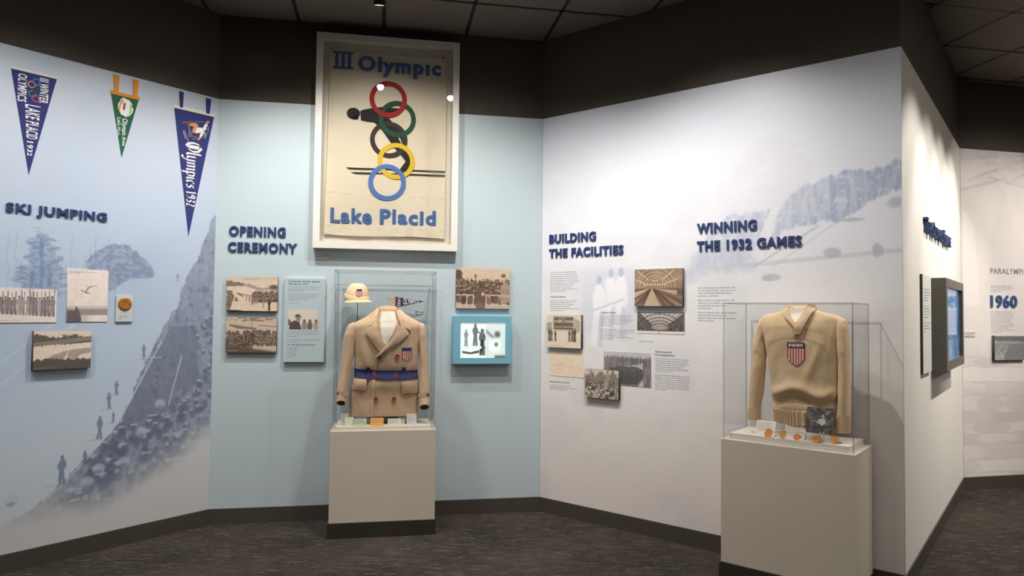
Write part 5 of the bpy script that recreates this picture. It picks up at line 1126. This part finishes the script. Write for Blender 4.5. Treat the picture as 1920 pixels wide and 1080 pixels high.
class Cyl:
    def front(s, u, z): return cd + math.sqrt(max(0, 1 - ((u - cu) / .086) ** 2)) * .079 * (1 - max(0, z - 1.60) * 1.6)
shield(Cyl(), .990, 1.027, 1.598, 1.650, .003, oh, cap, 7, .25)
orod = ('B', .995, .12, .7225); st = thing('cap_stand', orod, 'thin dark metal rod stand holding the cap', 'stand')
MB().tube([(.995, .12, .727), (.995, .12, 1.575)], .0025, 8).build('rod', METAL, orod, st, True)
MB().add(*(lambda n: ([(.995 + .035 * math.cos(2 * PI * k / n), .122 + .035 * math.sin(2 * PI * k / n), z) for z in (.7225, .7275) for k in range(n)], [tuple(range(n)), tuple(range(n, 2 * n))] + [(k, (k + 1) % n, n + (k + 1) % n, n + k) for k in range(n)]))(24)).build('base_plate', METAL, orod, st)
# small pennant clipped to the back panel of the case
op = ('B', 1.37, .0685, 1.565); pn_ = thing('pennant', op, 'tiny navy pennant reading OLYMPICS inside the overcoat case', 'pennant')
MB().prism([(1.262, 1.605), (1.262, 1.524), (1.472, 1.572)], .0685, .0705).build('felt', FN['small'], op, pn_)
MB().box(1.253, 1.263, .0685, .0712, 1.520, 1.609).build('header_strip', FN['orange'], op, pn_)
MB().box(1.193, 1.254, .0685, .0705, 1.580, 1.588).build('strap', FN['orange'], op, pn_)
mb = MB(); V, Fs = glyphs('OLYMPICS', .02); W_ = fit(V, (1.318, 1.43, -.5, .5)); mb.add([(a, .0709, 1.571 + b * (.052 - (a - 1.318) * .33)) for a, b, _ in W_], Fs)
mb.build('lettering', FN['white'], op, pn_); flat_text(MB(), '1932', (1.276, 1.298, 1.535, 1.595), .0709, .02, down=True).build('lettering', FN['white'], op, pn_)
og = ('B', 1.44, .0685, 1.49); mb = MB()
mb.tube([(1.408, .072, 1.498), (1.425, .072, 1.496), (1.45, .072, 1.492), (1.468, .072, 1.500), (1.455, .072, 1.480), (1.44, .072, 1.474), (1.415, .072, 1.476), (1.408, .072, 1.498)], .0032, 8)
q = mb.build('eyewear', mat('dark_plastic', (52, 56, 60), .4), og, None, True); tag(q, 'small dark looped band below the tiny pennant', 'eyewear')

# --- cards in the cases
def card(wl, u0, u1, z0, z1, d, col, label, lean=.35, text=3, rot=0, name='label_card', dot=False):
    h = (z1 - z0); org = (wl, (u0 + u1) / 2, d, z0); t = thing(name, org, label, 'label')
    dd = lambda z: d - (z - z0) * lean
    th = .0018
    v = [(u, dd(z) - k, z) for k in (0, th) for z in (z0, z1) for u in (u0, u1)]
    MB().add(v, [(0, 1, 3, 2), (4, 6, 7, 5), (0, 4, 5, 1), (2, 3, 7, 6), (0, 2, 6, 4), (1, 5, 7, 3)]).build('card', mat('card_' + '_'.join(map(str, col)), col, .6), org, t)
    v = [((u0 + u1) / 2 + a, b, c) for a in (-.004, .004) for b, c in ((dd(z0 + h * .8) - th, z0 + h * .8), (dd(z0) - h * .5 - .004, z0), (dd(z0) - h * .5, z0), (dd(z0 + h * .6) - th, z0 + h * .6))]
    MB().add(v, [(0, 1, 2, 3), (4, 7, 6, 5), (0, 4, 5, 1), (1, 5, 6, 2), (2, 6, 7, 3), (3, 7, 4, 0)]).build('easel_back', mat('card_strut', (190, 188, 180), .6), org, t)
    if text:
        mb = MB(); lines_of_text(mb, u0 + .006, u1 - .006, z0 + h * .25, z1 - h * .1, text * 2 + 1, 0, 5, (), .34)
        mb.v = [(a, dd(z) + .0007, z) for a, _, z in mb.v]; q = mb.build('card_text', INKS, org, t); q['kind'] = 'stuff'
    if dot:
        MB().disc(u1 - .01, dd(z0 + h * .5) + .0003, z0 + h * .5, .0022, .001, 10).build('punched_eyelet', mat('eyelet_dark', (60, 50, 40), .6), org, t)
    return t
card('B', .905, .955, .7225, .800, .345, (204, 208, 200), 'pale grey card at the back left of the overcoat case', .25, 2)
card('B', .934, .99, .7225, .780, .375, (206, 210, 176), 'pale yellow green card left of the green tag', .3, 0)
card('B', .993, 1.078, .7225, .772, .388, (186, 200, 170), 'pale green tag with a punched eyelet beside the orange tag', .3, 2, dot=True)
card('B', 1.103, 1.191, .7225, .775, .388, (238, 168, 74), 'orange paper tag in the middle of the overcoat case', .3, 1, dot=True)
card('B', 1.219, 1.306, .7225, .768, .388, (226, 222, 200), 'cream paper tag right of the orange tag', .3, 3)
card('B', 1.29, 1.335, .7225, .772, .330, (196, 188, 168), 'buff tag half hidden behind the cream tag', .3, 1)
card('B', 1.346, 1.412, .7225, .795, .375, (204, 200, 204), 'pale lilac card at the right of the overcoat case', .3, 2)
card('C', 1.765, 1.872, .8255, .903, .352, (226, 218, 208), 'white text card at the left of the sweater case', .5, 4)
card('C', 1.925, 2.035, .8255, .922, .350, (222, 214, 206), 'white text card left of the standing snapshot', .35, 5)
# standing snapshot
osn = ('C', 2.115, .375, .8255); t = thing('snapshot', osn, 'black and white snapshot of a person in a pale jacket and dark trousers', 'photograph')
q = sheet('print', osn, np.linspace(2.046, 2.183, 100), np.linspace(.8262, 1.008, 130), .375, .373, lambda U, Z: ph_woodman((U - 2.046) / .16, (Z - .84) / .155), [PHOTO, EDGE_W], t, None)
for o_ in (q,):
    co = np.zeros(len(o_.data.vertices) * 3); o_.data.vertices.foreach_get('co', co); co = co.reshape(-1, 3); co[:, 1] += co[:, 2] * .18; o_.data.vertices.foreach_set('co', co.ravel()); o_.data.update()
MB().add([(2.11 + a, b, c) for a in (-.006, .006) for b, c in ((.353, .93), (.30, .8255), (.31, .8255), (.357, .90))], [(0, 1, 2, 3), (4, 7, 6, 5), (0, 4, 5, 1), (1, 5, 6, 2), (2, 6, 7, 3), (3, 7, 4, 0)]).build('easel_back', mat('card_strut', (190, 188, 180), .6), osn, t)
# five paper shapes on a thread
SH = [([(-.022, -.022), (.012, -.022), (.022, -.006), (.022, .010), (.006, .022), (-.006, .020), (-.020, .004)], (238, 148, 72), 1.850, 'orange rounded paper shape at the left end of the thread'),
      ([(-.012, -.024), (.012, -.020), (.022, .004), (.016, .018), (-.004, .020), (-.020, .012)], (204, 160, 88), 1.927, 'tan cup shaped paper piece, second from the left'),
      ([(-.012, -.018), (.014, -.012), (.024, .002), (.014, .012), (.002, .016), (-.012, .012), (-.024, .004), (-.018, -.010)], (236, 142, 76), 2.007, 'orange leaf shaped paper piece in the middle of the thread'),
      ([(-.012, -.018), (.006, -.020), (.018, -.010), (.032, .0), (.016, .012), (.002, .020), (-.010, .012), (-.030, .004), (-.022, -.010)], (206, 142, 66), 2.105, 'ochre pointed paper leaf in front of the snapshot'),
      ([(-.002, -.028), (.012, -.010), (.024, .004), (.008, .014), (-.020, .010), (-.012, -.010)], (240, 152, 66), 2.192, 'orange kite shaped paper piece at the right end of the thread')]
for pts, col, u, lab in SH:
    zc = .855 - min(0, 0); lo = min(p[1] for p in pts); z0 = .8256
    oo = ('C', u, .384, z0); sm = []
    m_ = len(pts)
    for i in range(m_):
        a, b_ = pts[i], pts[(i + 1) % m_]; sm += [((a[0] * 3 + b_[0]) / 4, (a[1] * 3 + b_[1]) / 4), ((a[0] + b_[0] * 3) / 4, (a[1] + b_[1] * 3) / 4)]
    mb = MB(); mb.prism([(u + a, z0 + (b_ - lo) + .0) for a, b_ in sm], .3825, .386)
    mb.v = [(a, d - (z - z0) * .25 + .004 * math.cos((a - u) * 60), z) for a, d, z in mb.v]
    q = mb.build('paper_leaf', mat('paper_' + str(col[1]) + '_' + str(col[2]), col, .8, noise=.06, nscale=50), oo); tag(q, lab, 'paper decoration', 'paper shapes in the sweater case')
pts = []
for i in range(41):
    u = 1.835 + (2.215 - 1.835) * i / 40; pts.append((u, .3765, .858 + .012 * math.cos((u - 1.85) / .0855 * 2 * PI)))
q = MB().tube(pts, .0009, 5).build('thread', mat('thread_grey', (110, 104, 98), .8), ('C', 2.02, .3765, .85)); tag(q, 'thin grey thread strung behind the five paper shapes', 'thread')

# ------------------------------------------------------------------ ceiling track, spotlights and added fill lamps
BLKM = mat('track_black', (24, 23, 22), .45, spec=.4); LENS = mat('lamp_lens', (255, 244, 226), .5, emis=60)
def look(o, d): o.rotation_mode = 'QUATERNION'; o.rotation_quaternion = d.to_track_quat('-Z', 'Y')
rails = {}
for wl, u, d, z, *_ in SPOTS: rails.setdefault((wl, d), []).append(u)
side = {'A': 'left mural', 'B': 'blue wall', 'C': 'hillside mural', 'D': 'white wall', 'E': 'far mural'}
for ri, ((wl, d), L) in enumerate(rails.items()):
    a, b = min(L) - .06, max(L) + .06; org = (wl, a, d, 3.575)
    q = MB().box(a, b, d - .018, d + .018, 3.575, 3.6005).build('lighting_track', BLKM, org); tag(q, 'black ceiling track rail along the %s, above its %s spotlight' % (side[wl], ['first', 'second', 'third'][[q_[1] for q_ in SPOTS if q_[0] == wl].index(L[0])]), 'light track')
for i, (wl, u, d, z, au, az, cone, blend, pw) in enumerate(SPOTS):
    pos = world(wl, u, d, z); aim = world(wl, au, 0, az); dr = (aim - pos).normalized()
    t = bpy.data.objects.new('track_spotlight', None); C.objects.link(t); t.location = world(wl, u, d, 3.574)
    tag(t, 'black cylindrical track spotlight lighting the %s, fitting %s from the left' % (side[wl], ['first', 'second', 'third', 'fourth', 'fifth'][[s for s in SPOTS if s[0] == wl].index(SPOTS[i])]), 'spotlight', 'track spotlights')
    MB().tube([(0, 0, 0), (0, 0, pos.z + .03 - 3.574)], .007, 10).build('stem', BLKM, ('W', 0, 0, 0), t, True)
    prof = [(-.055, .0), (-.055, .030), (-.048, .034), (.050, .034), (.055, .036), (.055, .030), (.046, .030), (.046, 0)]
    n = 24; q4 = dr.to_track_quat('-Z', 'Y').to_matrix(); off = pos - dr * .055 - Vector(t.location); mb = MB()
    for a_, r_ in prof:
        for k in range(n): v = off + dr * a_ + q4 @ Vector((r_ * math.cos(2 * PI * k / n), r_ * math.sin(2 * PI * k / n), 0)); mb.v.append((v.x, -v.y, v.z))
    for a_ in range(len(prof) - 1):
        for k in range(n): l = (k + 1) % n; mb.f.append((a_ * n + k, a_ * n + l, (a_ + 1) * n + l, (a_ + 1) * n + k)); mb.mi.append(0)
    mb.build('housing', BLKM, ('W', 0, 0, 0), t, True)
    mb = MB(); vs = []
    for k in range(n): v = off + dr * .047 + q4 @ Vector((.028 * math.cos(2 * PI * k / n), .028 * math.sin(2 * PI * k / n), 0)); vs.append((v.x, -v.y, v.z))
    mb.add(vs, [tuple(range(n))]).build('lens', LENS, ('W', 0, 0, 0), t, recalc=False)
    ld = bpy.data.lights.new('spot', 'SPOT'); ld.energy = pw; ld.color = SPOT_COL; ld.spot_size = R(cone); ld.spot_blend = blend; ld.shadow_soft_size = .026
    lo = bpy.data.objects.new('spot', ld); C.objects.link(lo); lo.location = pos + dr * .004; look(lo, dr)
for i, (x, y, pw) in enumerate(FILL_LAMPS):  # unseen panels added only to lift the ambient light
    org = ('W', x, -y, 3.59); t = thing('fill_lamp', org, 'added square fill light panel overhead, out of view, number %s' % ['one', 'two', 'three', 'four', 'five'][i], 'ceiling lamp', 'added fill lamps out of view')
    MB().box(x - .3, x + .3, -y - .3, -y + .3, 3.585, 3.6).build('frame', BLKM, org, t)
    MB().box(x - .26, x + .26, -y - .26, -y + .26, 3.582, 3.5845).build('diffuser', mat('fill_lamp_diffuser', (255, 240, 220), .5, emis=.6), org, t)
    ld = bpy.data.lights.new('panel', 'AREA'); ld.energy = pw; ld.color = (1, .93, .84); ld.shape = 'SQUARE'; ld.size = .5
    lo = bpy.data.objects.new('panel', ld); C.objects.link(lo); lo.location = (x, y, 3.575)
